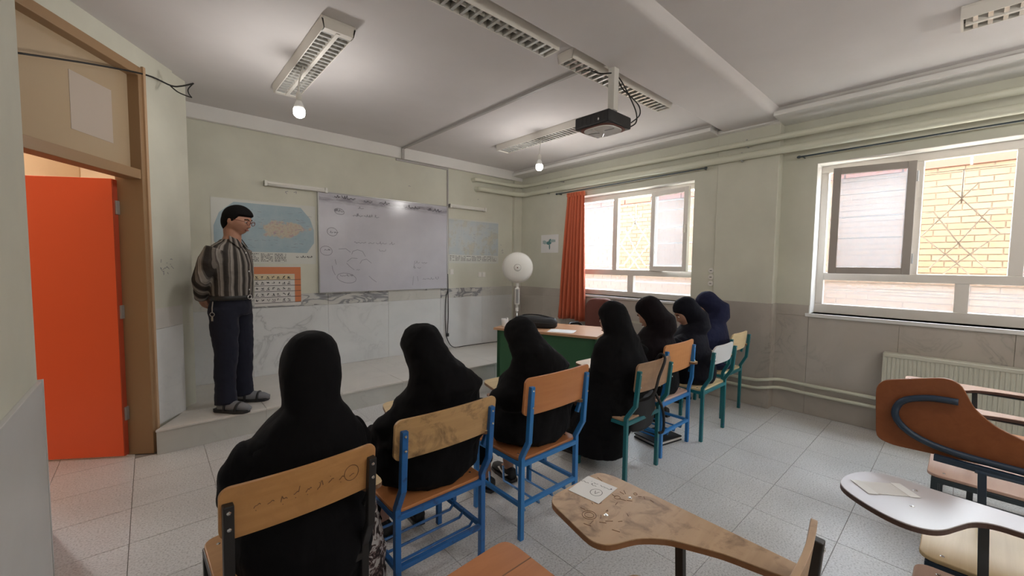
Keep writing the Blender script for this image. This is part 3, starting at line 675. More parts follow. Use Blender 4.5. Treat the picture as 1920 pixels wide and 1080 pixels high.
def projector():
    t = thing('projector', 'black ceiling projector with pale underside on a grey pole', 'projector', (-2.19, -3.34, 0))
    bx0, bx1, by0, by1, z0, z1 = -0.175, 0.115, -0.135, 0.175, 2.515, 2.605
    MB().box((bx0, by0, z0), (bx1, by1, z1)).build('case', 'black_plastic', t, bevel=0.012, seg=3)
    c = MB().prism(rrect(0.24, 0.26, 0.09, 6, -0.03, 0.02), z0 - 0.012, z0 + 0.004).build('underside_cover', 'paper_white', t, bevel=0.004)
    MB().prism(rrect(0.262, 0.285, 0.07, 6, -0.03, 0.02), z0 - 0.005, z0 + 0.004).build('red_trim', 'maroon', t)
    for a in (0.2, 1.5, 2.6, 4.2):
        MB().tube([(-0.03 + 0.03 * math.cos(a), 0.02 + 0.03 * math.sin(a), z0 - 0.014), (-0.03 + 0.11 * math.cos(a + 0.4), 0.02 + 0.11 * math.sin(a + 0.4), z0 - 0.014)], 0.004, 6).build('bracket_arm', 'steel_grey', c)
    MB().lathe([(0.036, 0), (0.036, 0.02), (0.028, 0.022), (0.02, 0.005)], 20, (-0.08, by1 - 0.005, 2.56), 'Y').build('lens', 'steel_grey', t)
    MB().box((-0.005, -0.055, 2.66), (0.055, 0.0, 3.0)).build('pole', 'white_plastic', t, bevel=0.003)
    MB().box((0.0, -0.05, 2.60), (0.05, -0.005, 2.72)).build('inner_pole', 'steel_grey', t, bevel=0.002)
    MB().box((-0.03, -0.08, 2.985), (0.08, 0.025, 3.03)).build('mount_box', 'white_plastic', t, bevel=0.003)
    MB().prism(rrect(0.19, 0.11, 0.03, 4, 0.025, -0.027), 3.028, H).build('ceiling_plate', 'steel_grey', t)
    for k in range(6): MB().box((bx0 - 0.001, by0 + 0.04 + k * 0.04, z0 + 0.02), (bx0 + 0.003, by0 + 0.06 + k * 0.04, z1 - 0.02)).build('vent_slot', 'steel_black', t)
    MB().ell((bx0, by0 + 0.09, z0 + 0.035), (0.003, 0.008, 0.010), 8, 6).build('indicator', 'paper_white', t)
    MB().tube(smooth_path([(0.055, -0.03, 2.93), (0.09, -0.06, 2.84), (0.15, -0.10, 2.78), (0.22, -0.13, 2.72), (0.20, -0.15, 2.64), (0.12, -0.13, 2.57)], 6), 0.005, 6).build('cable', 'cable_black', t, True)
    MB().tube(smooth_path([(0.055, -0.03, 2.94), (0.07, -0.08, 2.86), (0.13, -0.12, 2.74), (0.17, -0.14, 2.65), (0.15, -0.15, 2.57), (0.115, -0.10, 2.535)], 6), 0.005, 6).build('cable', 'cable_black', t, True)
    MB().tube(smooth_path([(-0.005, -0.03, 2.93), (-0.05, 0.05, 2.94), (-0.09, 0.14, 2.985), (-0.06, 0.24, 3.02)], 6), 0.005, 6).build('cable', 'cable_black', t, True)
projector()
# conduits
cd = thing('cable_conduit', 'grey cable conduit crossing the ceiling and running down beside the whiteboard', 'conduit')
MB().box((-2.245, -3.10, H - 0.022), (-2.210, -0.06, H)).build('ceiling_run', 'conduit_grey', cd, bevel=0.003)
MB().box((-2.245, -0.083, 2.885), (-2.210, -0.06, H)).build('drop', 'conduit_grey', cd, bevel=0.003)
MB().box((-2.30, -0.022, 2.868), (-1.469, 0.0, 2.892)).build('wall_run', 'conduit_grey', cd, bevel=0.003)
MB().box((-1.487, -0.022, 1.34), (-1.469, 0.0, 2.866)).build('wall_drop', 'conduit_grey', cd, bevel=0.003)
cb = thing('power_cable', 'thin black cable hanging by the whiteboard and trailing to the desk', 'cable')
MB().tube(smooth_path([(-1.476, -0.016, 1.33), (-1.478, -0.03, 1.0), (-1.475, -0.03, 0.7), (-1.49, -0.03, 0.42)], 8), 0.006, 6).build('cable', 'cable_black', cb, True)
MB().tube(smooth_path([(-1.480, -0.014, 1.33), (-1.482, -0.03, 1.1), (-1.52, -0.03, 0.95), (-1.525, -0.03, 0.6), (-1.50, -0.04, 0.35), (-1.40, -0.06, PH + 0.012), (-1.2, -0.08, PH + 0.008), (-0.8, -0.10, PH + 0.008), (-0.45, -0.14, PH + 0.008)], 8), 0.006, 6).build('cable', 'cable_black', cb, True)
MB().box((-1.51, -0.045, 0.38), (-1.468, -0.012, 0.43)).build('plug', 'black_plastic', cb, bevel=0.006)

# ------------------------------------------------------------------ things on the front wall
def strokes(parent, name, lines, m, r=0.003, y=-0.002):
    mb = MB()
    for ln in lines:
        if len(ln) < 2: continue
        for a, b in zip(ln[:-1], ln[1:]):
            d = Vector((b[0] - a[0], b[1] - a[1])); L = d.length
            if L < 1e-6: continue
            n_ = Vector((-d.y, d.x)) / L * r
            mb.add([(a[0] + n_.x, y, a[1] + n_.y), (b[0] + n_.x, y, b[1] + n_.y), (b[0] - n_.x, y, b[1] - n_.y), (a[0] - n_.x, y, a[1] - n_.y)], [(0, 1, 2, 3)])
    o = mb.build(name, m, parent); return o
def script_line(x0, x1, z, h, slope=0.0, gap=0.25):
    # right-to-left joined-letter handwriting
    out = []; x = x1
    while x > x0:
        n = random.randint(3, 7); cur = []; zz = z + (x - x1) * slope
        for k in range(n * 4):
            ph = k / 4; cur.append((x, zz + h * (0.35 * math.sin(ph * 3.1 + random.random()) * random.random() + (0.8 if random.random() < 0.08 else 0)))); x -= h * 0.16
            if x < x0: break
        out.append(cur)
        if random.random() < 0.7:
            dx = cur[len(cur) // 2][0]; dz = zz + random.choice((-1, 1)) * h * 0.7
            out.append([(dx, dz), (dx - h * 0.12, dz + h * 0.05)])
        x -= h * random.uniform(gap, gap * 3)
    return out
def ellipse(cx, cz, rx, rz, n=22, a0=0, a1=6.28, tilt=0): return [(cx + rx * math.cos(a0 + (a1 - a0) * k / n) * math.cos(tilt) - rz * math.sin(a0 + (a1 - a0) * k / n) * math.sin(tilt), cz + rx * math.cos(a0 + (a1 - a0) * k / n) * math.sin(tilt) + rz * math.sin(a0 + (a1 - a0) * k / n) * math.cos(tilt)) for k in range(n + 1)]

wb = thing('whiteboard', 'white dry-erase board with faint handwriting and smudges', 'whiteboard', (-2.40, -0.03, 1.72))
bw, bh = 0.90, 0.605
MB().box((-bw, 0.0, -bh), (bw, 0.03, bh)).build('panel', 'whiteboard', wb)
for a, b in (((-bw - 0.008, -0.006, -bh - 0.008), (bw + 0.008, 0.03, -bh + 0.006)), ((-bw - 0.008, -0.006, bh - 0.006), (bw + 0.008, 0.03, bh + 0.008)), ((-bw - 0.008, -0.006, -bh), (-bw + 0.006, 0.03, bh)), ((bw - 0.006, -0.006, -bh), (bw + 0.008, 0.03, bh))):
    MB().box(a, b).build('edge_strip', 'steel_grey', wb, bevel=0.002)
def wbp(zx, zy):  # photo crop proportions to board coordinates
    u = (zx - 25) / 1235.0; top = 55 + 130 * u; bot = 1022 - 45 * u
    return (-bw + 2 * bw * u, bh - 2 * bh * (zy - top) / (bot - top))
lines = []
for (ax, ay, bx_, h) in ((340, 205, 400, 0.03), (300, 275, 540, 0.035), (150, 235, 230, 0.03), (310, 535, 690, 0.035), (520, 615, 600, 0.03), (110, 440, 180, 0.02), (60, 610, 115, 0.02), (900, 730, 1030, 0.03), (980, 890, 1160, 0.03), (190, 860, 300, 0.02), (880, 780, 960, 0.03), (400, 150, 470, 0.035), (780, 190, 940, 0.03), (1040, 215, 1200, 0.03), (330, 800, 360, 0.02)):
    p0, p1 = wbp(ax, ay), wbp(bx_, ay); lines += script_line(p0[0], p1[0], p0[1], h)
for (ax, ay, rx, rz_) in ((130, 435, 0.06, 0.05), (80, 617, 0.07, 0.055), (245, 880, 0.12, 0.06), (190, 240, 0.06, 0.035)):
    c_ = wbp(ax, ay); lines.append(ellipse(c_[0], c_[1], rx, rz_, tilt=-0.2))
for pts in (((180, 600), (240, 595), (280, 630)), ((290, 650), (300, 620), (340, 605), (385, 620), (410, 670)), ((360, 740), (380, 705), (420, 695), (465, 735)), ((125, 760), (130, 800), (150, 850)), ((440, 860), (470, 890), (510, 920)), ((150, 700), (160, 750)), ((245, 735), (275, 770), (310, 800)), ((895, 710), (885, 760), (900, 780)), ((880, 860), (870, 950)), ((920, 860), (930, 910)), ((250, 720), (290, 685), (340, 690))):
    lines.append([wbp(*q) for q in pts])
o = strokes(wb, 'handwriting', lines, 'marker_grey', 0.0028); o['kind'] = 'stuff'
lines = []
for (ax, ay, bx_) in ((400, 140, 480), (790, 188, 950), (1030, 215, 1190), (150, 105, 330), (540, 150, 640)):
    p0, p1 = wbp(ax, ay), wbp(bx_, ay + (bx_ - ax) * 0.1); lines += script_line(p0[0], p1[0], p0[1], 0.04)
o = strokes(wb, 'handwriting', lines, 'ink', 0.003); o['kind'] = 'stuff'
for x in (-0.30, 0.55): MB().box((x, -0.012, -bh - 0.018), (x + 0.012, 0.03, -bh + 0.004)).build('clip', 'steel_grey', wb)

gl_ = strokes(wf, 'pencil_scribble', [[(x + random.uniform(-0.03, 0.03), z + random.uniform(-0.02, 0.02)) for _ in range(3)] for x, z in ((-0.42, 1.80), (-0.40, 1.72), (-0.38, 1.66), (-3.55, 2.28), (-3.62, 2.27), (-4.1, 0.92), (-3.75, 0.86), (-2.1, 2.55), (-0.9, 2.5))], 'marker_grey', 0.0025, -0.003); gl_['kind'] = 'stuff'
mb = MB()
for _ in range(16):
    u_, z_ = random.uniform(0.08, 0.22), random.uniform(1.36, 1.52); t_ = MB().tube([(u_, 0.001, z_), (u_ + random.uniform(-0.03, 0.03), 0.001, z_ + random.uniform(-0.03, 0.03))], 0.0018, 4).xf(Mdoor); mb.add(t_.v, t_.f)
gl_ = mb.build('pencil_scribble', 'marker_grey', wd); gl_['kind'] = 'stuff'
def wall_map(x0, x1, z0, z1, label, mprint, land, rounded):
    t = thing('wall_map', label, 'map', ((x0 + x1) / 2, -0.002, (z0 + z1) / 2))
    w, h = (x1 - x0) / 2, (z1 - z0) / 2
    MB().box((-w, -0.002, -h), (w, 0.0, h)).build('sheet', 'map_paper', t)
    zt, zb = h - 0.03, -h + 0.13
    if rounded: out = [(-w + 0.02, zb + 0.10), (-w + 0.10, zb), (w - 0.10, zb), (w - 0.02, zb + 0.12), (w - 0.02, zt - 0.25), (w - 0.06, zt - 0.12), (w - 0.16, zt), (-w + 0.20, zt), (-w + 0.07, zt - 0.12), (-w + 0.02, zt - 0.26)]
    else: out = [(-w + 0.01, zb), (w - 0.01, zb), (w - 0.01, h - 0.02), (-w + 0.01, h - 0.02)]
    MB().prism(out, -0.0036, -0.002, lambda p, q, tt: (p, tt, q)).build('printed_map', mprint, t)
    lines = []
    cols = 7 if rounded else 9
    for k in range(cols):
        xa_ = -w + 0.03 + (2 * w - 0.06) * k / cols; xb_ = xa_ + (2 * w - 0.06) / cols * 0.86
        if rounded and k >= 5: continue
        for r_ in range(6 if rounded else 4):
            zz = zb - 0.02 - r_ * (0.016 if rounded else 0.022); x = xa_
            while x < xb_:
                l = random.uniform(0.008, 0.03)
                if random.random() < 0.8: lines.append([(x, zz), (min(x + l, xb_), zz)])
                x += l + 0.006
    if rounded: lines += script_line(w - 0.22, w - 0.04, zb - 0.05, 0.02)
    o = strokes(t, 'caption', lines, 'ink', 0.003 if rounded else 0.0035, -0.004); o['kind'] = 'stuff'
    lines = []
    for k in range(60 if rounded else 50):
        x = random.uniform(-w * 0.85, w * 0.85); zz = random.uniform(zb + 0.05, zt - 0.06); l = random.uniform(0.01, 0.05)
        lines.append([(x, zz), (x + l, zz + random.uniform(-0.01, 0.01))])
    o = strokes(t, 'place_names', lines, 'marker_grey', 0.0016, -0.004); o['kind'] = 'stuff'
    if not rounded:
        for k in (0.26, 0.52, 0.77): MB().box((-w + 2 * w * k, -0.0042, -h + 0.12), (-w + 2 * w * k + 0.004, -0.0036, h)).build('fold_crease', 'map_paper', t)
wall_map(-4.34, -3.33, 1.46, 2.145, 'blue wall map with orange land behind the standing man', 'map_print', True, True)
wall_map(-1.465, -0.48, 1.49, 2.17, 'pale faded wall map between whiteboard and corner', 'map_print_pale', False, False)
ch = thing('picture_chart', 'orange bordered chart with five rows of small symbols below the blue map', 'chart', (-3.74, -0.014, 1.21))
MB().box((-0.235, -0.002, -0.225), (0.235, 0.013, 0.225)).build('sheet', 'chart_row', ch)
MB().box((-0.235, -0.004, 0.135), (0.235, -0.002, 0.215)).build('header', 'chart_orange', ch)
MB().box((0.17, -0.004, -0.19), (0.235, -0.002, 0.135)).build('side_band', 'chart_orange', ch)
for k in range(5):
    z1 = 0.13 - k * 0.065
    MB().box((-0.235, -0.0035, z1 - 0.058), (0.165, -0.002, z1)).build('symbol_row', 'chart_cream' if k in (0,) else 'chart_row', ch)
    MB().box((-0.235, -0.0045, z1 - 0.063), (0.235, -0.002, z1 - 0.058)).build('rule', 'ink', ch)
    lines = []
    for c_ in range(7):
        x = -0.21 + c_ * 0.053; zz = z1 - 0.028
        for q in range(4): lines.append([(x + random.uniform(-0.016, 0.016), zz + random.uniform(-0.014, 0.014)), (x + random.uniform(-0.016, 0.016), zz + random.uniform(-0.014, 0.014))])
        if random.random() < 0.6: lines.append([(x - 0.018, zz - 0.018), (x + 0.018, zz - 0.018)])
    o = strokes(ch, 'symbols', lines, 'ink', 0.0025, -0.0045); o['kind'] = 'stuff'
ps = thing('wall_poster', 'small white poster with a teal splash on the side wall by the fan', 'poster', (-0.003, -0.72, 1.82))
MB().box((-0.002, -0.19, -0.145), (0.0, 0.19, 0.145)).build('sheet', 'paper_white', ps)
for j, (cy, cz, a, b, mm) in enumerate(((-0.01, 0.03, 0.035, 0.05, 'poster_teal'), (0.03, 0.01, 0.04, 0.03, 'poster_teal'), (-0.08, 0.045, 0.06, 0.03, 'poster_teal_pale'), (0.11, 0.03, 0.05, 0.035, 'poster_teal_pale'), (0.0, -0.04, 0.014, 0.05, 'poster_teal'))):
    MB().prism([(cy + a * math.cos(k * 0.63) * random.uniform(0.6, 1.2), cz + b * math.sin(k * 0.63) * random.uniform(0.6, 1.2)) for k in range(10)], -0.0026 - j * 0.0002, -0.002, lambda p, q, tt: (tt, p, q)).build('splash', mm, ps)
def batten(x0, x1, z, label):
    t = thing('lamp_batten', label, 'wall lamp', ((x0 + x1) / 2, 0, z)); w = (x1 - x0) / 2
    MB().box((-w, -0.045, -0.022), (w, 0, 0.028)).build('channel', 'white_plastic', t, bevel=0.006)
    MB().tube([(-w + 0.03, -0.052, -0.012), (w - 0.03, -0.052, -0.012)], 0.014, 10).build('tube_lamp', 'white_paint', t, True)
    for s_ in (-1, 1): MB().box((s_ * w, -0.065, -0.030), (s_ * (w - 0.028), 0, 0.030)).build('end_cap', 'white_plastic', t, bevel=0.004)
batten(-3.86, -3.20, 2.345, 'slim white wall lamp batten above the blue map')
batten(-1.46, -0.78, 2.345, 'slim white wall lamp batten above the pale map')
def plate(loc, n, axis, label):
    t = thing('wall_socket', label, 'socket', loc)
    for k in range(n):
        o_ = k * 0.075
        if axis == 'y':
            MB().box((o_ - 0.033, -0.010, -0.04), (o_ + 0.033, 0, 0.04)).build('cover', 'white_plastic', t, bevel=0.004)
            MB().box((o_ - 0.018, -0.014, -0.024), (o_ + 0.018, -0.009, 0.024)).build('rocker', 'white_paint', t, bevel=0.002)
        else:
            MB().lathe([(0.032, 0), (0.032, -0.008), (0.026, -0.011), (0.001, -0.011)], 16, (0, 0, -o_), 'X').build('cover', 'white_plastic', t)
            MB().box((-0.014, -0.012, -o_ - 0.003), (-0.0105, 0.012, -o_ + 0.004)).build('slot', 'ink', t)
plate((-0.86, 0, 1.31), 2, 'y', 'double white switch plate under the pale map')
plate((-1.40, 0, 1.36), 1, 'y', 'single white socket plate right of the whiteboard')
plate((-0.0, -3.26, 1.44), 3, 'x', 'three round white sockets stacked beside the curtained window')
wi = thing('loose_wire', 'black wire sticking out from the top of the door frame', 'wire')
MB().tube(smooth_path([(-5.31, -1.90, 2.55), (-5.05, -1.48, 2.72), (-4.80, -1.06, 2.87), (-4.66, -0.98, 2.86), (-4.60, -1.02, 2.86), (-4.53, -1.15, 2.86)], 6), 0.006, 6).build('wire_run', 'cable_black', wi, True)
MB().tube(smooth_path([(-4.66, -0.98, 2.855), (-4.62, -1.05, 2.80), (-4.57, -1.13, 2.76), (-4.545, -1.17, 2.745)], 6), 0.005, 6).build('wire_end', 'cable_black', wi, True)
MB().tube(smooth_path([(-4.53, -1.15, 2.86), (-4.56, -1.12, 2.82), (-4.56, -1.14, 2.78), (-4.545, -1.17, 2.745)], 6), 0.004, 6).build('wire_end', 'cable_black', wi, True)

# ------------------------------------------------------------------ school chairs
def tablet_outline(kind):
    # local chair coords: right side of chair, +y forward
    if kind == 'smooth': pts = [(0.195, -0.06), (0.262, -0.06), (0.275, 0.30), (0.285, 0.56), (0.265, 0.615), (0.02, 0.625), (-0.02, 0.60), (-0.075, 0.40), (-0.055, 0.355), (0.04, 0.315), (0.10, 0.255), (0.155, 0.13)]
    elif kind == 'notch': pts = [(0.205, -0.02), (0.268, -0.02), (0.285, 0.30), (0.285, 0.59), (0.265, 0.615), (-0.09, 0.60), (-0.115, 0.575), (-0.10, 0.385), (-0.08, 0.365), (0.05, 0.355), (0.075, 0.335), (0.095, 0.31), (0.145, 0.285), (0.185, 0.20)]
    else: pts = [(0.18, -0.02), (0.245, -0.02), (0.252, 0.22), (0.262, 0.40), (0.278, 0.50), (0.262, 0.565), (0.20, 0.612), (0.10, 0.635), (0.035, 0.622), (-0.02, 0.57), (-0.065, 0.505), (-0.085, 0.45), (-0.075, 0.40), (-0.04, 0.365), (0.03, 0.335), (0.095, 0.305), (0.128, 0.26), (0.125, 0.20), (0.14, 0.10)]
    for _ in range(2 if kind == 'round' else 2):
        out = []
        for i, p in enumerate(pts):
            q = pts[(i + 1) % len(pts)]; L = math.hypot(q[0] - p[0], q[1] - p[1]); c_ = min(0.25, (0.03 if kind == 'round' else 0.016) / max(L, 1e-6))
            out += [(p[0] + (q[0] - p[0]) * c_, p[1] + (q[1] - p[1]) * c_), (q[0] + (p[0] - q[0]) * c_, q[1] + (p[1] - q[1]) * c_)]
        pts = out
    return pts
def school_chair(x, y, rz, frame, back, seat, label, group='tablet-arm school chairs', w=0.42, zb=(0.67, 0.87), bwid=0.47, lean=0.07, tab='down', tabm=None, outline='smooth', rack='zig', zs=0.44, bow=0.02, edge='wood_edge', bevelr=0.03, ztab=0.69):
    t = thing('school_chair', label, 'chair', (x, y, 0), rz, group)
    r = 0.0135; hw = w / 2; zt = zb[1] - 0.045
    for s_ in (-1, 1):
        MB().tube([(s_ * hw, 0, 0.0), (s_ * hw, 0, zs + 0.02), (s_ * hw, -lean * 0.75, zs + 0.12), (s_ * hw, -lean, zt)], r, square=True).build('rear_leg', frame, t, bevel=0.003)
        MB().tube([(s_ * hw, 0.40, 0.0), (s_ * hw, 0.40, zs - 0.012)], r, square=True).build('front_leg', frame, t, bevel=0.003)
        MB().tube([(s_ * hw, 0, zs - 0.022), (s_ * hw, 0.40, zs - 0.022)], r * 0.95, square=True).build('seat_rail', frame, t, bevel=0.003)
        if rack != 'none': MB().tube([(s_ * hw, 0, 0.19), (s_ * hw, 0.40, 0.19)], r * 0.8, square=True).build('stretcher', frame, t, bevel=0.003)
    for yy in (0.0, 0.40): MB().tube([(-hw, yy, zs - 0.022), (hw, yy, zs - 0.022)], r * 0.95, square=True).build('seat_rail', frame, t, bevel=0.003)
    if rack != 'none': MB().tube([(-hw, 0.0, 0.19), (hw, 0.0, 0.19)], r * 0.85, square=True).build('stretcher', frame, t, bevel=0.003)
    if rack == 'zig':
        for k in range(4):
            xx = -hw + w * (k + 0.5) / 4
            MB().tube([(xx - 0.045, 0.0, 0.185), (xx, 0.03, 0.13), (xx, 0.34, 0.13), (xx + 0.045, 0.40, 0.185)], 0.007, 6).build('rack_bar', frame, t)
    elif rack == 'bars':
        for yy in (0.06, 0.15, 0.24, 0.33): MB().tube([(-hw, yy, 0.20), (-hw + 0.03, yy, 0.17), (hw - 0.03, yy, 0.17), (hw, yy, 0.20)], 0.007, 6).build('rack_bar', frame, t)
    # seat board
    so = MB().prism(rrect(w + 0.02, 0.43, 0.045, 5, 0, 0.215), zs - 0.008, zs + 0.008).build('seat', seat, t, bevel=0.004)
    for sx in (-1, 1):
        for yy in (0.06, 0.37): MB().ell((sx * (hw - 0.03), yy, zs + 0.0085), (0.007, 0.007, 0.002), 8, 4).build('rivet', 'chrome', so)
    # back board, slightly bowed
    nb = 10; hb = zb[1] - zb[0]; vs = []; fs = []
    out = rrect(bwid, hb, bevelr, 4)
    def bend(p, q, tt):
        f = (q + hb / 2) / hb
        return (p, -lean + r + 0.010 + tt - bow * (1 - (2 * p / bwid) ** 2) - 0.02 * (f - 0.5), zb[0] + hb / 2 + q)
    rows = 9; ed = [bevelr * (1 - math.cos(R(90) * k / 6)) for k in range(6)]
    xs_ = [-bwid / 2 + e for e in ed] + [-bwid / 2 + bevelr + (bwid - 2 * bevelr) * i / 10 for i in range(11)] + [bwid / 2 - e for e in reversed(ed)]
    mb = MB()
    def half(xx):
        e = bwid / 2 - abs(xx); rr_ = bevelr
        return hb / 2 if e >= rr_ else hb / 2 - rr_ + math.sqrt(max(0, rr_ * rr_ - (rr_ - e) ** 2))
    rings = []
    for xx in xs_:
        hh = half(xx); rings.append([bend(xx, -hh, -0.007), bend(xx, hh, -0.007), bend(xx, hh, 0.007), bend(xx, -hh, 0.007)])
    mb.loft(rings); bo = mb.build('backrest', back, t, bevel=0.003)
    for sx in (-1, 1):
        for zz in (zb[0] + 0.05, zt - 0.02): MB().ell((sx * hw, -lean - r, zz), (0.006, 0.003, 0.006), 8, 4).build('rivet', 'chrome', bo)
    # tablet arm
    ztab0 = ztab; tm = tabm or seat
    MB().tube([(hw + 0.005, 0.0, 0.60), (hw + 0.03, -0.005, ztab0 - 0.025), (hw + 0.03, 0.30, ztab0 - 0.022)], 0.011, square=True).build('arm_tube', frame, t, bevel=0.002)
    MB().tube([(hw + 0.012, 0.27, 0.19), (hw + 0.022, 0.27, zs), (hw + 0.022, 0.28, ztab0 - 0.022)], 0.0125, square=True).build('arm_post', frame, t, bevel=0.002)
    out = tablet_outline(outline)
    if tab == 'down':
        tb = MB().prism(out, ztab0 + 0.003, ztab0 + 0.007).build('tablet', tm, t, bevel=0.0015)
        MB().prism(out, ztab0 - 0.012, ztab0 + 0.003).build('tablet_core', edge, tb)
        MB().tube([(hw + 0.025, 0.28, ztab0 - 0.022), (0.10, 0.40, ztab0 - 0.022), (0.0, 0.44, ztab0 - 0.02)], 0.010, square=True).build('tablet_bracket', frame, t, bevel=0.002)
        for px_, py_ in ((0.20, 0.44), (0.06, 0.44)): MB().ell((px_, py_, ztab0 + 0.0075), (0.007, 0.007, 0.002), 8, 4).build('rivet', 'chrome', tb)
    elif tab == 'up':
        ax = 0.27; ang = R(86)
        def up(p, q, tt):
            d = ax - p
            return (ax + 0.01 - d * math.cos(ang) * 1.0 + tt * math.sin(ang), q, ztab0 + d * math.sin(ang))
        tb = MB().prism(out, -0.009, 0.009, up).build('tablet', tm, t, bevel=0.003)
        loop = smooth_path([(ax - 0.012, 0.10, ztab0 + 0.012), (ax - 0.012, 0.36, ztab0 + 0.025), (ax - 0.018, 0.49, ztab0 + 0.065), (ax - 0.024, 0.55, ztab0 + 0.135), (ax - 0.03, 0.53, ztab0 + 0.21), (ax - 0.03, 0.45, ztab0 + 0.245), (ax - 0.03, 0.36, ztab0 + 0.25)], 5)
        MB().tube([(p[0] - 0.006, p[1], p[2]) for p in loop], 0.014, 10).build('support_loop', frame, tb, True)
        MB().tube([(hw + 0.03, -0.005, ztab0 - 0.022), (hw + 0.035, 0.42, ztab0 - 0.012)], 0.013, square=True).build('hinge_rail', frame, t, bevel=0.002)
    return t
CH = {}
CH[1] = school_chair(-4.48, -3.80, R(2), 'steel_black', 'wood_honey', 'wood_honey', 'black framed chair with scribbled honey-brown backrest, nearest the door', bwid=0.46, zb=(0.69, 0.853), tabm='wood_pale')
CH[2] = school_chair(-3.86, -3.68, R(0), 'steel_blue', 'wood_tan', 'wood_orange', 'blue framed chair with a dark-stained tan backrest', w=0.45, bwid=0.52, zb=(0.685, 0.86), rack='bars', tabm='wood_pale')
CH[3] = school_chair(-3.15, -3.69, R(0), 'steel_bright_blue', 'wood_orange', 'wood_redbrown', 'bright blue framed chair with clean orange backrest, behind the student in sneakers', bwid=0.52, w=0.45, zb=(0.70, 0.905), tabm='wood_pale')
CH[4] = school_chair(-2.25, -3.745, R(0), 'steel_teal', 'wood_faded', 'wood_faded', 'teal framed chair with faded backrest and a bag strap across it', w=0.42, bwid=0.44, zb=(0.645, 0.845), lean=0.09, rack='none', tabm='wood_pale')
CH[5] = school_chair(-1.69, -3.71, R(0), 'steel_bright_blue', 'wood_orange_light', 'wood_pinkish', 'blue framed chair with tall light orange backrest', w=0.45, bwid=0.48, zb=(0.655, 0.885), lean=0.03, tabm='wood_pale')
CH[6] = school_chair(-1.145, -3.79, R(0), 'steel_teal', 'board_white', 'wood_pale', 'teal framed chair with a white rounded backrest', w=0.46, bwid=0.42, zb=(0.665, 0.825), lean=0.08, rack='none', bevelr=0.06, tabm='wood_pale')
CH[7] = school_chair(-0.46, -3.69, R(0), 'steel_teal', 'wood_pale', 'wood_pale', 'teal framed chair with pale yellow backrest, last of the front row by the pillar', w=0.46, bwid=0.40, zb=(0.665, 0.84), lean=0.07, rack='none', bevelr=0.05)
cA = school_chair(-3.835, -4.95, R(1), 'steel_black', 'wood_worn', 'wood_worn', 'empty chair with a worn brown scribbled tablet and a taped card', 'empty chairs in the second row', outline='smooth', tabm='wood_worn', edge='edge_brown', ztab=0.70)
cZ = school_chair(-4.375, -5.0, R(0), 'steel_black', 'wood_redbrown', 'wood_redbrown', 'empty chair with reddish brown tablet at the bottom edge', 'empty chairs in the second row', outline='notch', tabm='wood_redbrown', ztab=0.70)
cB = school_chair(-3.03, -5.585, R(0), 'steel_slate', 'wood_worn', 'wood_pinkish', 'empty chair with a glossy white tablet holding a taped card', 'empty chairs in the second row', outline='round', tabm='laminate_white', edge='edge_dark', ztab=0.70)
cC = school_chair(-2.53, -5.59, R(0), 'steel_navy', 'wood_pale', 'wood_pale', 'empty chair with its red-brown tablet folded upright', 'empty chairs in the second row', outline='smooth', tab='up', tabm='wood_red', ztab=0.68)
cE = school_chair(-1.655, -5.57, R(0), 'steel_slate', 'wood_pinkish', 'wood_pinkish', 'empty chair with pinkish tablet behind the upright tablet', 'empty chairs in the second row', outline='notch', tabm='wood_pinkish', rack='bars', edge='edge_dark', ztab=0.70)
cD = school_chair(-0.985, -5.58, R(0), 'steel_slate', 'wood_orange', 'wood_orange', 'empty chair with pinkish tablet and card, nearest the radiator', 'empty chairs in the second row', outline='notch', tabm='wood_pinkish', rack='bars', edge='edge_dark', ztab=0.70)
# the Z tablet is made of two joined boards: seam
MB().box((-0.07, 0.512, 0.7065), (0.284, 0.515, 0.7075)).build('board_seam', 'wood_edge', cZ)
# cards taped to tablets
def card(chair, x, y, rz, w, h, label, zt=0.7075, mark=True, acrylic=False):
    M = chair.matrix_basis if False else Matrix.Translation(chair.location) @ Matrix.Rotation(chair.rotation_euler[2], 4, 'Z')
    p = M @ Vector((x, y, zt))
    t = thing('seat_card', label, 'card', p, rz + chair.rotation_euler[2], 'number cards on chair tablets')
    MB().box((-w / 2, -h / 2, 0.0), (w / 2, h / 2, 0.0012)).build('paper', 'paper_white' if not acrylic else 'chart_row', t)
    if mark:
        lines = [ellipse(0.02, -0.012, 0.020, 0.022), [(0.012, -0.004), (0.021, -0.022), (0.027, -0.002)]] + script_line(-0.06, 0.0, 0.02, 0.012) + script_line(-0.03, 0.05, 0.036, 0.010)
        mb = MB()
        for ln in lines:
            for a, b in zip(ln[:-1], ln[1:]):
                d = Vector((b[0] - a[0], b[1] - a[1]))
                if d.length < 1e-6: continue
                n_ = Vector((-d.y, d.x)).normalized() * 0.0009
                mb.add([(a[0] + n_.x, a[1] + n_.y, 0.0014), (b[0] + n_.x, b[1] + n_.y, 0.0014), (b[0] - n_.x, b[1] - n_.y, 0.0014), (a[0] - n_.x, a[1] - n_.y, 0.0014)], [(0, 1, 2, 3)])
        mb.build('number_mark', 'ink', t)
    if acrylic:
        for s_ in (-1, 1): MB().box((s_ * w / 2 - 0.016, -h / 2 - 0.004, 0.0012), (s_ * w / 2 + 0.016, h / 2 + 0.004, 0.0018)).build('tape', 'paper_white', t)
card(cA, 0.15, 0.555, R(-90 + 5), 0.12, 0.13, 'white card with a circled mark taped to the worn brown tablet')
card(cB, 0.13, 0.515, R(-50), 0.13, 0.085, 'grey card held by two tapes on the glossy white tablet', mark=False, acrylic=True)
card(cD, 0.14, 0.545, R(-90), 0.09, 0.10, 'white card on the pinkish tablet near the radiator', mark=False)
mb = MB()
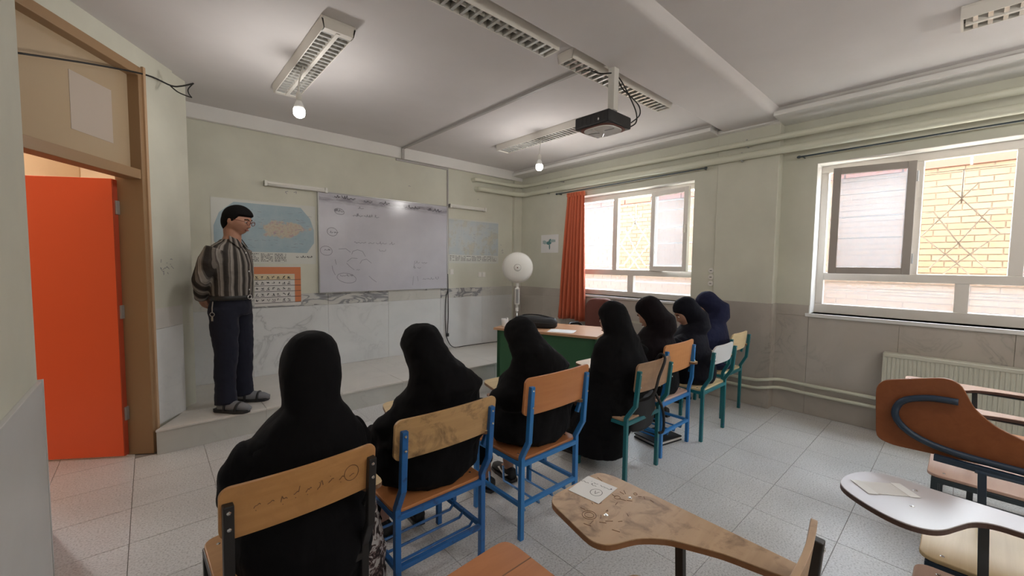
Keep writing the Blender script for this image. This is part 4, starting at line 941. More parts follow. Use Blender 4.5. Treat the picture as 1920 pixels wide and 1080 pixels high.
for cx_, cy_, r_ in ((0.02, 0.475, 0.022), (0.02, 0.475, 0.014), (0.17, 0.47, 0.010), (0.10, 0.50, 0.012), (0.235, 0.44, 0.006)):
    mb.tube([(cx_ + r_ * math.cos(2 * math.pi * k / 20), cy_ + r_ * math.sin(2 * math.pi * k / 20), 0.7072) for k in range(20)], 0.0011, 4, closed=True)
for k in range(26):
    x_, y_ = random.uniform(-0.03, 0.24), random.uniform(0.36, 0.60); a_ = random.uniform(0, 3.1); l_ = random.uniform(0.01, 0.035)
    mb.tube([(x_, y_, 0.7072), (x_ + l_ * math.cos(a_) * 0.6, y_ + l_ * math.sin(a_), 0.7072)], 0.0012, 4)
mb.build('pen_doodle', 'wood_edge', cA)['kind'] = 'stuff'
# engraved scribbles on the first backrest
sc = []
for k in range(9): sc += script_line(-0.15 + k * 0.035, -0.13 + k * 0.035, 0.775 - 0.004 * (k % 3), 0.022)
sc += [ellipse(0.14, 0.775, 0.025, 0.028, tilt=0.3)]
mb = MB()
for ln in sc:
    for a, b in zip(ln[:-1], ln[1:]):
        d = Vector((b[0] - a[0], b[1] - a[1]))
        if d.length < 1e-6: continue
        n_ = Vector((-d.y, d.x)).normalized() * 0.0012
        yy = lambda p: -0.07 + 0.0235 - 0.0078 - 0.02 * (1 - (2 * p[0] / 0.46) ** 2) - 0.02 * ((p[1] - 0.69) / 0.163 - 0.5)
        mb.add([(a[0] + n_.x, yy(a), a[1] + n_.y), (b[0] + n_.x, yy(b), b[1] + n_.y), (b[0] - n_.x, yy(b), b[1] - n_.y), (a[0] - n_.x, yy(a), a[1] - n_.y)], [(0, 1, 2, 3)])
mb.build('scribble', 'wood_edge', CH[1])

# ------------------------------------------------------------------ teacher's desk corner
DE = Vector((0.372, -0.928, 0)); DN = Vector((0.928, 0.372, 0))
dl, dd = 1.22, 0.70
D0 = Vector((-1.865, -1.589, 0)) + DE * dl / 2 + DN * dd / 2
ang = math.atan2(DE.y, DE.x)
dk = thing('teacher_desk', 'green metal desk with a wood top beside the platform', 'desk', D0, ang)
# local x along DE, local y along DN
MB().box((-dl / 2, -dd / 2, 0.722), (dl / 2, dd / 2, 0.75)).build('desk_top', 'desk_top', dk, bevel=0.004)
MB().box((-dl / 2 + 0.03, -dd / 2 + 0.04, 0.06), (dl / 2 - 0.03, -dd / 2 + 0.06, 0.722)).build('modesty_panel', 'desk_green', dk, bevel=0.002)
for s_ in (-1, 1): MB().box((s_ * (dl / 2 - 0.03), -dd / 2 + 0.06, 0.06), (s_ * (dl / 2 - 0.05), dd / 2 - 0.05, 0.722)).build('side_panel', 'desk_green', dk, bevel=0.002)
for sx in (-1, 1):
    for sy in (-1, 1): MB().box((sx * (dl / 2 - 0.03), sy * (dd / 2 - 0.04), 0.0), (sx * (dl / 2 - 0.07), sy * (dd / 2 - 0.08), 0.722)).build('leg', 'desk_green', dk)
for k in range(3):
    dr = MB().box((0.18, dd / 2 - 0.07, 0.50 - k * 0.19), (dl / 2 - 0.06, dd / 2 - 0.045, 0.68 - k * 0.19)).build('drawer', 'desk_green', dk, bevel=0.003)
    MB().box((0.32, dd / 2 - 0.045, 0.585 - k * 0.19), (0.42, dd / 2 - 0.03, 0.6 - k * 0.19)).build('handle', 'steel_grey', dr)
def dpt(a, b, z=0.75): return D0 + DE * a + DN * b + Vector((0, 0, z))
bg = thing('laptop_bag', 'black soft bag lying on the green desk', 'bag', dpt(-0.22, -0.02), ang)
body = MB()
body.rings([((0, 0, 0.0), 0.25, 0.12), ((0, 0, 0.02), 0.27, 0.135), ((0, 0, 0.07), 0.275, 0.13), ((0.0, 0, 0.105), 0.26, 0.11), ((0.0, 0, 0.12), 0.20, 0.06)], 24)
body.build('bag_body', 'bag_black', bg, True)
MB().tube(smooth_path([(-0.20, 0.02, 0.11), (-0.12, 0.0, 0.135), (0.05, -0.01, 0.14), (0.24, 0.0, 0.11)], 6), 0.008, 6).build('handle', 'bag_black', bg, True)
MB().tube([(-0.25, -0.09, 0.06), (-0.1, -0.128, 0.062), (0.1, -0.13, 0.062), (0.25, -0.09, 0.06)], 0.004, 6).build('zip', 'steel_black', bg)
cp_ = thing('pen_cup', 'white translucent cup on the left end of the desk', 'cup', dpt(-0.54, -0.20))
MB().lathe([(0.03, 0), (0.032, 0.004), (0.04, 0.09), (0.038, 0.09), (0.03, 0.008), (0.001, 0.006)], 16).build('cup_wall', 'paper_white', cp_, True)
MB().box((0.01, -0.03, 0.02), (0.03, -0.01, 0.10)).build('card', 'paper_white', cp_)
pp = thing('paper_sheet', 'white sheets of paper lying on the desk', 'paper', dpt(0.17, -0.20), ang + 0.1)
MB().box((-0.14, -0.10, 0), (0.14, 0.10, 0.002)).build('sheet', 'paper_white', pp)
MB().box((-0.10, -0.08, 0.002), (0.15, 0.11, 0.0035)).build('sheet', 'paper_white', pp)
tc = thing('office_chair', 'maroon padded office chair behind the green desk', 'chair', (-0.52, -1.99, 0), R(100))
MB().prism(rrect(0.46, 0.46, 0.08, 5), 0.42, 0.52).build('seat', 'maroon', tc, bevel=0.03, seg=3)
MB().prism(rrect(0.44, 0.54, 0.15, 6, 0, 0.77), -0.27, -0.19, lambda p, q, t_: (p, t_, q)).build('backrest', 'maroon', tc, bevel=0.025, seg=3)
MB().tube([(0, 0, 0.10), (0, 0, 0.43)], 0.03, 12).build('gas_column', 'black_plastic', tc)
for k in range(5):
    a = k * 1.2566; l_ = MB().tube([(0, 0, 0.11), (0.27 * math.cos(a), 0.27 * math.sin(a), 0.07)], 0.02, 8).build('base_spoke', 'black_plastic', tc)
    MB().ell((0.27 * math.cos(a), 0.27 * math.sin(a), 0.03), (0.03, 0.03, 0.03), 10, 8).build('castor', 'black_plastic', l_)
for s_ in (-1, 1): MB().tube(smooth_path([(s_ * 0.22, -0.20, 0.50), (s_ * 0.27, -0.18, 0.66), (s_ * 0.28, 0.0, 0.70), (s_ * 0.28, 0.14, 0.68), (s_ * 0.24, 0.16, 0.48)], 6), 0.018, 8).build('armrest', 'black_plastic', tc, True)

def fan():
    t = thing('standing_fan', 'white standing fan with a solid round cover in the far corner', 'fan', (-0.70, -0.72, PH), R(-42))
    MB().lathe([(0.20, 0), (0.20, 0.02), (0.12, 0.045), (0.03, 0.06), (0.001, 0.06)], 28).build('base', 'white_plastic', t, True)
    MB().tube([(0, 0, 0.05), (0, 0, 0.62)], 0.011, 10).build('inner_pole', 'chrome', t, True)
    MB().tube([(0, 0, 0.60), (0, 0, 0.95)], 0.019, 12).build('outer_pole', 'white_plastic', t, True)
    MB().box((-0.035, -0.035, 0.68), (0.035, 0.03, 0.93)).build('control_box', 'white_plastic', t, bevel=0.008)
    MB().box((-0.022, -0.039, 0.70), (0.022, -0.034, 0.91)).build('control_panel', 'steel_grey', t)
    MB().tube([(0, 0, 0.58), (0, 0, 0.63)], 0.024, 12).build('collar', 'white_plastic', t)
    zc = 1.235
    MB().lathe([(0.001, -0.02), (0.05, -0.018), (0.06, -0.005), (0.06, 0.03), (0.045, 0.08), (0.02, 0.10), (0.001, 0.10)], 20, (0, 0.05, zc), 'Y').build('motor', 'white_plastic', t, True)
    MB().tube([(0, 0, 0.94), (0, 0.04, 1.05), (0, 0.07, zc - 0.03)], 0.02, 8).build('neck', 'white_plastic', t, True)
    g = MB().lathe([(0.001, -0.085), (0.05, -0.085), (0.14, -0.072), (0.20, -0.05), (0.222, -0.02), (0.225, 0.0), (0.222, 0.01), (0.19, 0.035), (0.10, 0.05), (0.001, 0.05)], 40, (0, 0, zc), 'Y').build('guard_cover', 'white_paint', t, True)
    MB().tube([(0.228 * math.cos(2 * math.pi * k / 40), 0, zc + 0.228 * math.sin(2 * math.pi * k / 40)) for k in range(40)], 0.006, 6, closed=True).build('rim', 'white_plastic', g, True)
    MB().lathe([(0.001, -0.094), (0.03, -0.094), (0.046, -0.090), (0.050, -0.08)], 24, (0, 0, zc), 'Y').build('hub_badge', 'white_plastic', g, True)
    MB().tube([(0.052 * math.cos(2 * math.pi * k / 24), -0.088, zc + 0.052 * math.sin(2 * math.pi * k / 24)) for k in range(24)], 0.0025, 5, closed=True).build('badge_ring', 'conduit_grey', g)
    MB().prism([(0, 0.014), (0.005, 0.004), (0.014, 0), (0.005, -0.005), (0, -0.014), (-0.005, -0.005), (-0.014, 0), (-0.005, 0.004)], -0.0955, -0.093, lambda p, q, t_: (p, t_, zc + q)).build('emblem', 'brick_cap_red', g)
fan()
# black folder under the front row
fb = thing('black_folder', 'black folder lying on the floor under the blue chair', 'folder', (-1.60, -3.52, 0.0), R(-12))
MB().box((-0.16, -0.12, 0.0), (0.16, 0.12, 0.012)).build('cover', 'bag_black', fb, bevel=0.003)
MB().box((-0.155, -0.115, 0.012), (0.155, 0.112, 0.03)).build('pages', 'chart_row', fb)
MB().box((-0.16, -0.12, 0.03), (0.16, 0.12, 0.04)).build('cover', 'bag_black', fb, bevel=0.003)
# shoulder bag hanging on chair 4
hb = thing('shoulder_bag', 'black shoulder bag hanging from the teal chair with faded backrest', 'bag', (-2.25, -3.745, 0))
mb = MB().rings([((0.06, 0.055, 0.30), 0.10, 0.035), ((0.06, 0.05, 0.33), 0.15, 0.055), ((0.06, 0.04, 0.45), 0.155, 0.06), ((0.06, 0.03, 0.56), 0.13, 0.045), ((0.06, 0.025, 0.585), 0.10, 0.02)], 20)
remesh(mb.build('bag_body', 'bag_black', hb, True), 0.012, 3)
MB().tube(smooth_path([(-0.10, 0.03, 0.54), (-0.10, -0.12, 0.62), (-0.02, -0.125, 0.74), (0.06, -0.122, 0.85), (0.07, -0.07, 0.862), (0.08, 0.0, 0.70)], 6), 0.010, 6).build('strap', 'bag_black', hb, True)
MB().tube(smooth_path([(0.16, 0.0, 0.56), (0.17, -0.06, 0.45), (0.17, -0.07, 0.30), (0.14, -0.05, 0.28)], 5), 0.010, 6).build('strap', 'bag_black', hb, True)

# ------------------------------------------------------------------ people
def head_r(d, female=False):
    # radius of the head in unit direction d (x side, y front, z up)
    a, b, c = 0.076, 0.098, 0.118
    r = 1 / math.sqrt((d.x / a) ** 2 + (d.y / b) ** 2 + (d.z / c) ** 2)
    if d.y > 0:
        jaw = max(0, -d.z - 0.2); r *= 1 - 0.10 * jaw * (abs(d.x) > 0.25)
        es = math.exp(-((abs(d.x) - 0.36) ** 2) / 0.02 - ((d.z - 0.05) ** 2) / 0.012); r -= 0.008 * es
        chin = math.exp(-(d.x ** 2) / 0.05 - ((d.z + 0.78) ** 2) / 0.04); r += 0.010 * chin
    return r
def head_mb(mb, c, M, off=0.0, mask=None, nu=36, nv=24):
    c = Vector(c); t = MB(); t.ell((0, 0, 0), (1, 1, 1), nu, nv); vs = []
    for v in t.v:
        d = Vector(v).normalized(); r = head_r(d)
        r += (mask(d) if mask else off)
        vs.append(c + M @ (d * r))
    mb.add(vs, t.f)
    return mb
def nose(mb, c, M):
    c = Vector(c); rings = []
    for z, y, w in ((0.020, 0.083, 0.007), (0.0, 0.094, 0.009), (-0.020, 0.106, 0.012), (-0.032, 0.108, 0.015), (-0.040, 0.096, 0.014)):
        rings.append([c + M @ Vector((w * math.cos(2 * math.pi * j / 10), y - 0.012 + 0.014 * math.sin(2 * math.pi * j / 10), z)) for j in range(10)])
    mb.loft(rings)
def ears(mb, c, M):
    for s_ in (-1, 1): mb.ell(Vector(c) + M @ Vector((s_ * 0.077, -0.008, -0.005)), (0.010, 0.020, 0.032), 12, 8, M)
def face_parts(root, c, M, hairm='hair_black'):
    c = Vector(c)
    for s_ in (-1, 1):
        e = MB().ell(c + M @ Vector((s_ * 0.031, 0.079, 0.008)), (0.014, 0.010, 0.0075), 12, 8, M).build('eye', 'eye_white', root, True)
        MB().ell(c + M @ Vector((s_ * 0.031, 0.0865, 0.006)), (0.006, 0.004, 0.006), 10, 6, M).build('iris', 'ink', e, True)
        MB().tube([c + M @ Vector((s_ * 0.012, 0.091, 0.026)), c + M @ Vector((s_ * 0.03, 0.089, 0.033)), c + M @ Vector((s_ * 0.05, 0.076, 0.027))], 0.004, 6).build('eyebrow', hairm, root, True)
    MB().ell(c + M @ Vector((0, 0.088, -0.060)), (0.024, 0.010, 0.0075), 14, 8, M).build('mouth', 'lip', root, True)
def hand(mb, wrist, direction, palm_n, curl=0.6, spread=1.0, side=1, size=1.0):
    # palm and five fingers; direction = wrist->knuckles, palm_n = palm normal (fingers curl toward it)
    d = Vector(direction).normalized(); n = Vector(palm_n); n = (n - d * n.dot(d)).normalized(); s = d.cross(n) * side; w = Vector(wrist)
    for k in range(4):
        o_ = (k - 1.5) * 0.019 * spread * size
        mb.tube([w + s * o_ * 0.6, w + d * 0.05 * size + s * o_, w + d * 0.088 * size + s * o_], [0.013 * size, 0.0135 * size, 0.0105 * size], 8)
        L = (0.066, 0.076, 0.070, 0.054)[k] * size; p = w + d * 0.088 * size + s * o_; pts = [p]; a = 0.0
        for q, fr in enumerate((0.45, 0.32, 0.23)):
            a += curl * (0.7 if q == 0 else 1.0); p = p + (d * math.cos(a) + n * math.sin(a)) * L * fr; pts.append(p)
        mb.tube(pts, [0.0098 * size, 0.009 * size, 0.0082 * size, 0.006 * size], 8)
    b = w + d * 0.02 * size - s * 0.028 * size
    mb.tube([b, b - s * 0.022 * size + d * 0.025 * size + n * 0.012 * size, b - s * 0.020 * size + d * 0.055 * size + n * 0.022 * size, b - s * 0.012 * size + d * 0.075 * size + n * 0.030 * size], [0.0135 * size, 0.012 * size, 0.010 * size, 0.0075 * size], 8)
def shoe(root, p, yaw, m='shoe_black', L=0.25, name='shoe', swoosh=False):
    c, s_ = math.cos(yaw), math.sin(yaw)
    T = lambda v: (p[0] + v[0] * c - v[1] * s_, p[1] + v[0] * s_ + v[1] * c, p[2] + v[2])
    mb = MB(); rings = []
    for y, w, h in ((-0.065, 0.020, 0.05), (-0.055, 0.033, 0.078), (0.0, 0.037, 0.085), (0.05, 0.040, 0.066), (0.11, 0.045, 0.052), (0.16, 0.038, 0.044), (0.185, 0.018, 0.030)):
        rings.append([T((w * math.cos(2 * math.pi * j / 14), y * L / 0.25, max(0.0, 0.012 + h * 0.5 + h * 0.5 * math.sin(2 * math.pi * j / 14)))) for j in range(14)])
    mb.loft(rings); o = mb.build(name, m, root, True)
    sl = MB().prism([(w * sx, y * L / 0.25) for sx, seq in ((1, ((-0.07, 0.026), (-0.04, 0.037), (0.04, 0.042), (0.11, 0.047), (0.17, 0.037), (0.192, 0.012))), (-1, ((0.192, 0.012), (0.17, 0.037), (0.11, 0.047), (0.04, 0.042), (-0.04, 0.037), (-0.07, 0.026)))) for y, w in seq], 0.0, 0.022, lambda a, b, t_: T((a, b, t_)))
    sl.build('sole', 'white_plastic' if swoosh == 'white' else 'steel_black', o)
    if swoosh is True:
        pts = [(-0.045, 0.052), (-0.02, 0.036), (0.0, 0.036), (0.075, 0.062), (0.075, 0.064), (0.0, 0.048), (-0.02, 0.046)]
        MB().prism(pts, -0.0445, -0.030, lambda a, b, t_: T((t_, a, b))).build('side_stripe', 'paper_white', o)
    return o

def student(name, ch, label, cloth, style, head=(0, 0.17, 1.075), yaw=0.0, pitch=0.0, roll=0.0, skin='skin_light', wide=1.0, scarf=None, cape=0.0, hem=0.06, dx=0.0, arms='lap', disp=0.012, swoosh=False, feet=True, torso_lean=0.0, skirt=None, hoodx=0.0, sw=0.0, sd=0.20):
    cx, cy, rz = ch.location[0], ch.location[1], ch.rotation_euler[2]
    t = thing('person', label, 'person', (cx + dx, cy, 0), rz, 'seated students')
    hc = Vector(head); zs = 0.455
    M = Matrix.Rotation(yaw, 3, 'Z') @ Matrix.Rotation(pitch, 3, 'X') @ Matrix.Rotation(roll, 3, 'Y')
    sh_z = hc.z - sd; sh_y = hc.y - 0.05 - torso_lean
    shx = 0.165 * wide
    # ---- body: one continuous skin mesh
    b = MB(); head_mb(b, hc, M); nose(b, hc, M)
    b.tube([hc + M @ Vector((0, -0.02, -0.06)), (hc.x * 0.5, sh_y + 0.01, sh_z + 0.03), (0, sh_y, sh_z - 0.05)], [0.055, 0.052, 0.07], 12)
    b.rings([((0, 0.20, zs + 0.03), 0.15, 0.10), ((0, 0.19, 0.62), 0.13, 0.09), ((0, sh_y, sh_z - 0.10), 0.14, 0.085), ((0, sh_y, sh_z), 0.13, 0.06)], 16)
    if arms == 'phone': W_ = {-1: (-0.06, 0.42, 0.80), 1: (0.05, 0.43, 0.80)}; E_ = {-1: (-0.20, 0.30, 0.69), 1: (0.20, 0.30, 0.69)}
    elif arms == 'tablet': W_ = {-1: (-0.02, 0.47, 0.745), 1: (0.12, 0.47, 0.745)}; E_ = {-1: (-0.20, 0.30, 0.68), 1: (0.22, 0.28, 0.71)}
    else: W_ = {-1: (-0.07, 0.46, 0.62), 1: (0.07, 0.46, 0.62)}; E_ = {-1: (-0.20, 0.26, 0.66), 1: (0.20, 0.26, 0.66)}
    for s_ in (-1, 1):
        b.tube([(s_ * shx * 0.8, sh_y, sh_z - 0.02), E_[s_], W_[s_]], [0.045, 0.038, 0.025], 10)
        wv = Vector(W_[s_]); d_ = Vector((-s_ * 0.35, 0.8, 0.0)) if arms != 'phone' else Vector((-s_ * 0.5, 0.5, 0.55))
        hand(b, wv, d_, (0, 0.1, -1) if arms != 'phone' else (0, 0.6, -0.5), 0.45, 1.0, -s_, 0.95)
        b.tube([(s_ * 0.08, 0.20, zs + 0.06), (s_ * 0.10, 0.56, zs + 0.06), (s_ * 0.10, 0.55, 0.30), (s_ * 0.10, 0.52, 0.08)], [0.08, 0.06, 0.05, 0.035], 12)
        b.tube([(s_ * 0.10, 0.50, 0.07), (s_ * 0.11, 0.60, 0.045)], [0.033, 0.028], 10)
    remesh(b.build('body', skin, t, True), 0.0075, 2)
    face_parts(t, hc, M)
    # ---- garment
    g = MB(); tw = 0.215 * wide
    def mring(z, yc, rx, ry, n=28, xc=0.0): return [hc + M @ Vector((xc + rx * math.cos(2 * math.pi * j / n), yc + ry * math.sin(2 * math.pi * j / n), z)) for j in range(n)]
    def wring(c, rx, ry, n=28):
        # same start angle as the head ring so the sheet does not twist
        return [Vector(c) + Matrix.Rotation(yaw * 0.5, 3, 'Z') @ Vector((rx * math.cos(2 * math.pi * j / n), ry * math.sin(2 * math.pi * j / n), 0)) for j in range(n)]
    hoodm = MB()
    hood = [mring(0.154, -0.014, 0.014, 0.016), mring(0.147, -0.014, 0.042, 0.048), mring(0.128, -0.014, 0.071, 0.080), mring(0.100, -0.014, 0.091, 0.101), mring(0.062, -0.014, 0.103, 0.112), mring(0.030, -0.030, 0.106, 0.104), mring(-0.03, -0.036 - 0.008 * sw, 0.107 + 0.010 * sw, 0.102 + 0.006 * sw, xc=0.014 * sw), mring(-0.085, -0.040 - 0.022 * sw, 0.101 + 0.034 * sw, 0.100 + 0.02 * sw, xc=0.036 * sw)]
    bk = 0.03 if style == 'coat' else 0.05
    hood += [wring((hc.x * 0.8 + hoodx + 0.03 * sw, hc.y * 0.75 + sh_y * 0.25 - 0.03 - 0.03 * sw, sh_z + 0.085), (0.108 if style == 'coat' else 0.165) * wide + 0.045 * sw, 0.12 + 0.02 * sw), wring((hc.x * 0.5 + hoodx, sh_y + 0.015, sh_z + 0.03), (0.16 if style == 'coat' else 0.225) * wide, 0.125 + bk * 0.4), wring((hc.x * 0.25 + hoodx * 0.6, sh_y + 0.01, sh_z - 0.04), (0.215 if style == 'coat' else 0.25) * wide, 0.145 + bk * 0.4), wring((hoodx * 0.6, sh_y + 0.01, sh_z - 0.12), (0.24 if style == 'coat' else 0.29) * wide + cape, 0.16 + bk * 0.4), wring((hoodx * 0.5, sh_y + 0.015, sh_z - 0.19), (0.25 if style == 'coat' else 0.285) * wide + cape, 0.165 + bk * 0.4)]
    hoodm.loft(hood)
    g.rings([((0, 0.21, zs - 0.005), 0.20 * wide, 0.19), ((0, 0.205, zs + 0.05), 0.225 * wide, 0.205), ((0, 0.195, 0.60), 0.22 * wide, 0.185), ((0, 0.5 * (0.195 + sh_y), 0.72), 0.215 * wide, 0.165), ((0, sh_y + 0.01, sh_z - 0.08), 0.21 * wide, 0.145), ((0, sh_y + 0.01, sh_z - 0.01), 0.18 * wide, 0.11), ((0, sh_y + 0.01, sh_z + 0.04), 0.10, 0.08)], 28)
    for s_ in (-1, 1):
        e = Vector(E_[s_]); e.x *= 1.08 * wide
        wv = Vector(W_[s_]); wv = e + (wv - e) * 0.93
        g.tube([(s_ * shx, sh_y + 0.005, sh_z - 0.045), ((s_ * shx * 1.1 + e.x) / 2 * 1.06, (sh_y + e.y) / 2, (sh_z - 0.03 + e.z) / 2), e, wv], [0.070, 0.072, 0.066, 0.048], 14)
        g.tube([(s_ * 0.09, 0.22, zs + 0.075), (s_ * 0.10, 0.58, zs + 0.07), (s_ * 0.105, 0.585, 0.28), (s_ * 0.105, 0.56, hem + 0.03)], [0.115, 0.088, 0.085, 0.075 if hem > 0.05 else 0.10], 14)
    g.rings([((0, 0.40, zs + 0.04), 0.16, 0.19), ((0, 0.42, zs + 0.12), 0.12, 0.15)], 20)
    if style in ('chador', 'long'):
        g.rings([((0, sh_y + 0.015, sh_z - 0.14), 0.25 * wide, 0.175), ((0, 0.5 * (0.19 + sh_y), 0.68), 0.27 * wide, 0.19), ((0, 0.20, 0.57), 0.275 * wide, 0.205), ((0, 0.21, 0.48), 0.26 * wide, 0.205)], 28)
    if style == 'long':
        g.rings([((-0.01, 0.22, 0.70), 0.26 * wide, 0.19), ((-0.03, 0.235, 0.50), 0.27 * wide, 0.215), ((-0.05, 0.26, 0.40), 0.26 * wide, 0.225), ((-0.08, 0.33, 0.25), 0.22 * wide, 0.245), ((-0.10, 0.37, hem), 0.22 * wide, 0.27)], 26)
    if skirt: g.rings([((0, 0.2, 0.62), 0.23 * wide, 0.2), ((0, 0.185, 0.50), 0.255 * wide, 0.225), ((0, 0.19, 0.40), 0.25 * wide, 0.225), ((0, 0.21, 0.28), 0.23 * wide, 0.21)], 26)
    if hoodm is not None and scarf is None:
        g.add(hoodm.v, hoodm.f)
    remesh(g.build('garment', cloth, t, True), 0.011, 8, 0.5, (disp, 0.09))
    if hoodm is not None and scarf is not None:
        remesh(hoodm.build('headscarf', scarf, t, True), 0.009, 6, 0.5, (disp * 0.6, 0.08))
    if feet:
        for s_ in (-1, 1): shoe(t, (s_ * 0.10, 0.52, 0.0), -s_ * 0.12, swoosh=swoosh)
    if skirt:
        mb = MB().rings([((0.19, 0.28, 0.52), 0.10, 0.13), ((0.21, 0.28, 0.3), 0.12, 0.15), ((0.22, 0.3, 0.04), 0.14, 0.16)], 22)
        remesh(mb.build('printed_skirt', skirt, t, True), 0.012, 5, 0.5, (0.03, 0.06))
    return t
student('s1', CH[1], 'student in a black coat and round black headscarf, nearest the door', 'cloth_black', 'coat', head=(0.04, 0.24, 1.072), yaw=R(-18), pitch=R(-8), wide=0.95, scarf='cloth_black', skirt='skirt_print', disp=0.016, dx=0.072)
student('s2', CH[2], 'student draped in a black chador on the tan-backed blue chair', 'cloth_black', 'chador', head=(-0.03, 0.22, 1.045), yaw=R(4), pitch=R(-14), wide=1.02, hoodx=0.06, dx=0.045, disp=0.022, sw=1.0, sd=0.245)
student('s3', CH[3], 'student in black chador and dark sneakers, hunched on the orange-backed blue chair', 'cloth_black_soft', 'chador', head=(-0.04, 0.26, 1.015), yaw=R(-10), pitch=R(-20), wide=1.06, hoodx=0.06, swoosh=True, hem=0.13, disp=0.022, dx=0.045, sw=1.0, sd=0.235)
student('s4', CH[4], 'student in a long black chador falling to the floor', 'cloth_black_soft', 'long', head=(-0.05, 0.24, 1.075), yaw=R(-5), pitch=R(-8), wide=0.92, hem=0.10, disp=0.018, sw=0.4)
student('s5', CH[5], 'student in shiny black headscarf looking left on the light orange-backed chair', 'cloth_black_soft', 'coat', head=(-0.02, 0.24, 1.08), yaw=R(8), pitch=R(-26), wide=1.02, scarf='cloth_plum', cape=0.01, hoodx=0.03, disp=0.016, sw=0.8)
s6 = student('s6', CH[6], 'student in navy headscarf looking down at a phone', 'cloth_navy_dark', 'coat', head=(0.02, 0.28, 1.05), yaw=R(40), pitch=R(-28), wide=1.0, scarf='cloth_navy_dark', arms='phone', cape=0.01, hoodx=0.03, disp=0.016, sw=0.8)
student('s7', CH[7], 'student in blue-navy coat bent over beside the pillar', 'cloth_navy', 'coat', head=(0.05, 0.28, 1.07), yaw=R(8), pitch=R(-35), wide=1.12, scarf='cloth_navy', arms='tablet', cape=0.02, hoodx=0.03, disp=0.018, sw=0.8)
ph = thing('phone', 'small red-cased phone held by the student in navy headscarf', 'phone', (CH[6].location[0] - 0.0, CH[6].location[1] + 0.50, 0.86), R(0))
o = MB().prism(rrect(0.075, 0.15, 0.01, 3), -0.005, 0.005).xf(Matrix.Rotation(R(50), 4, 'X')).build('case', 'maroon', ph, bevel=0.002)
MB().prism(rrect(0.068, 0.14, 0.008, 3), 0.005, 0.006).xf(Matrix.Rotation(R(50), 4, 'X')).build('screen', 'steel_black', ph)

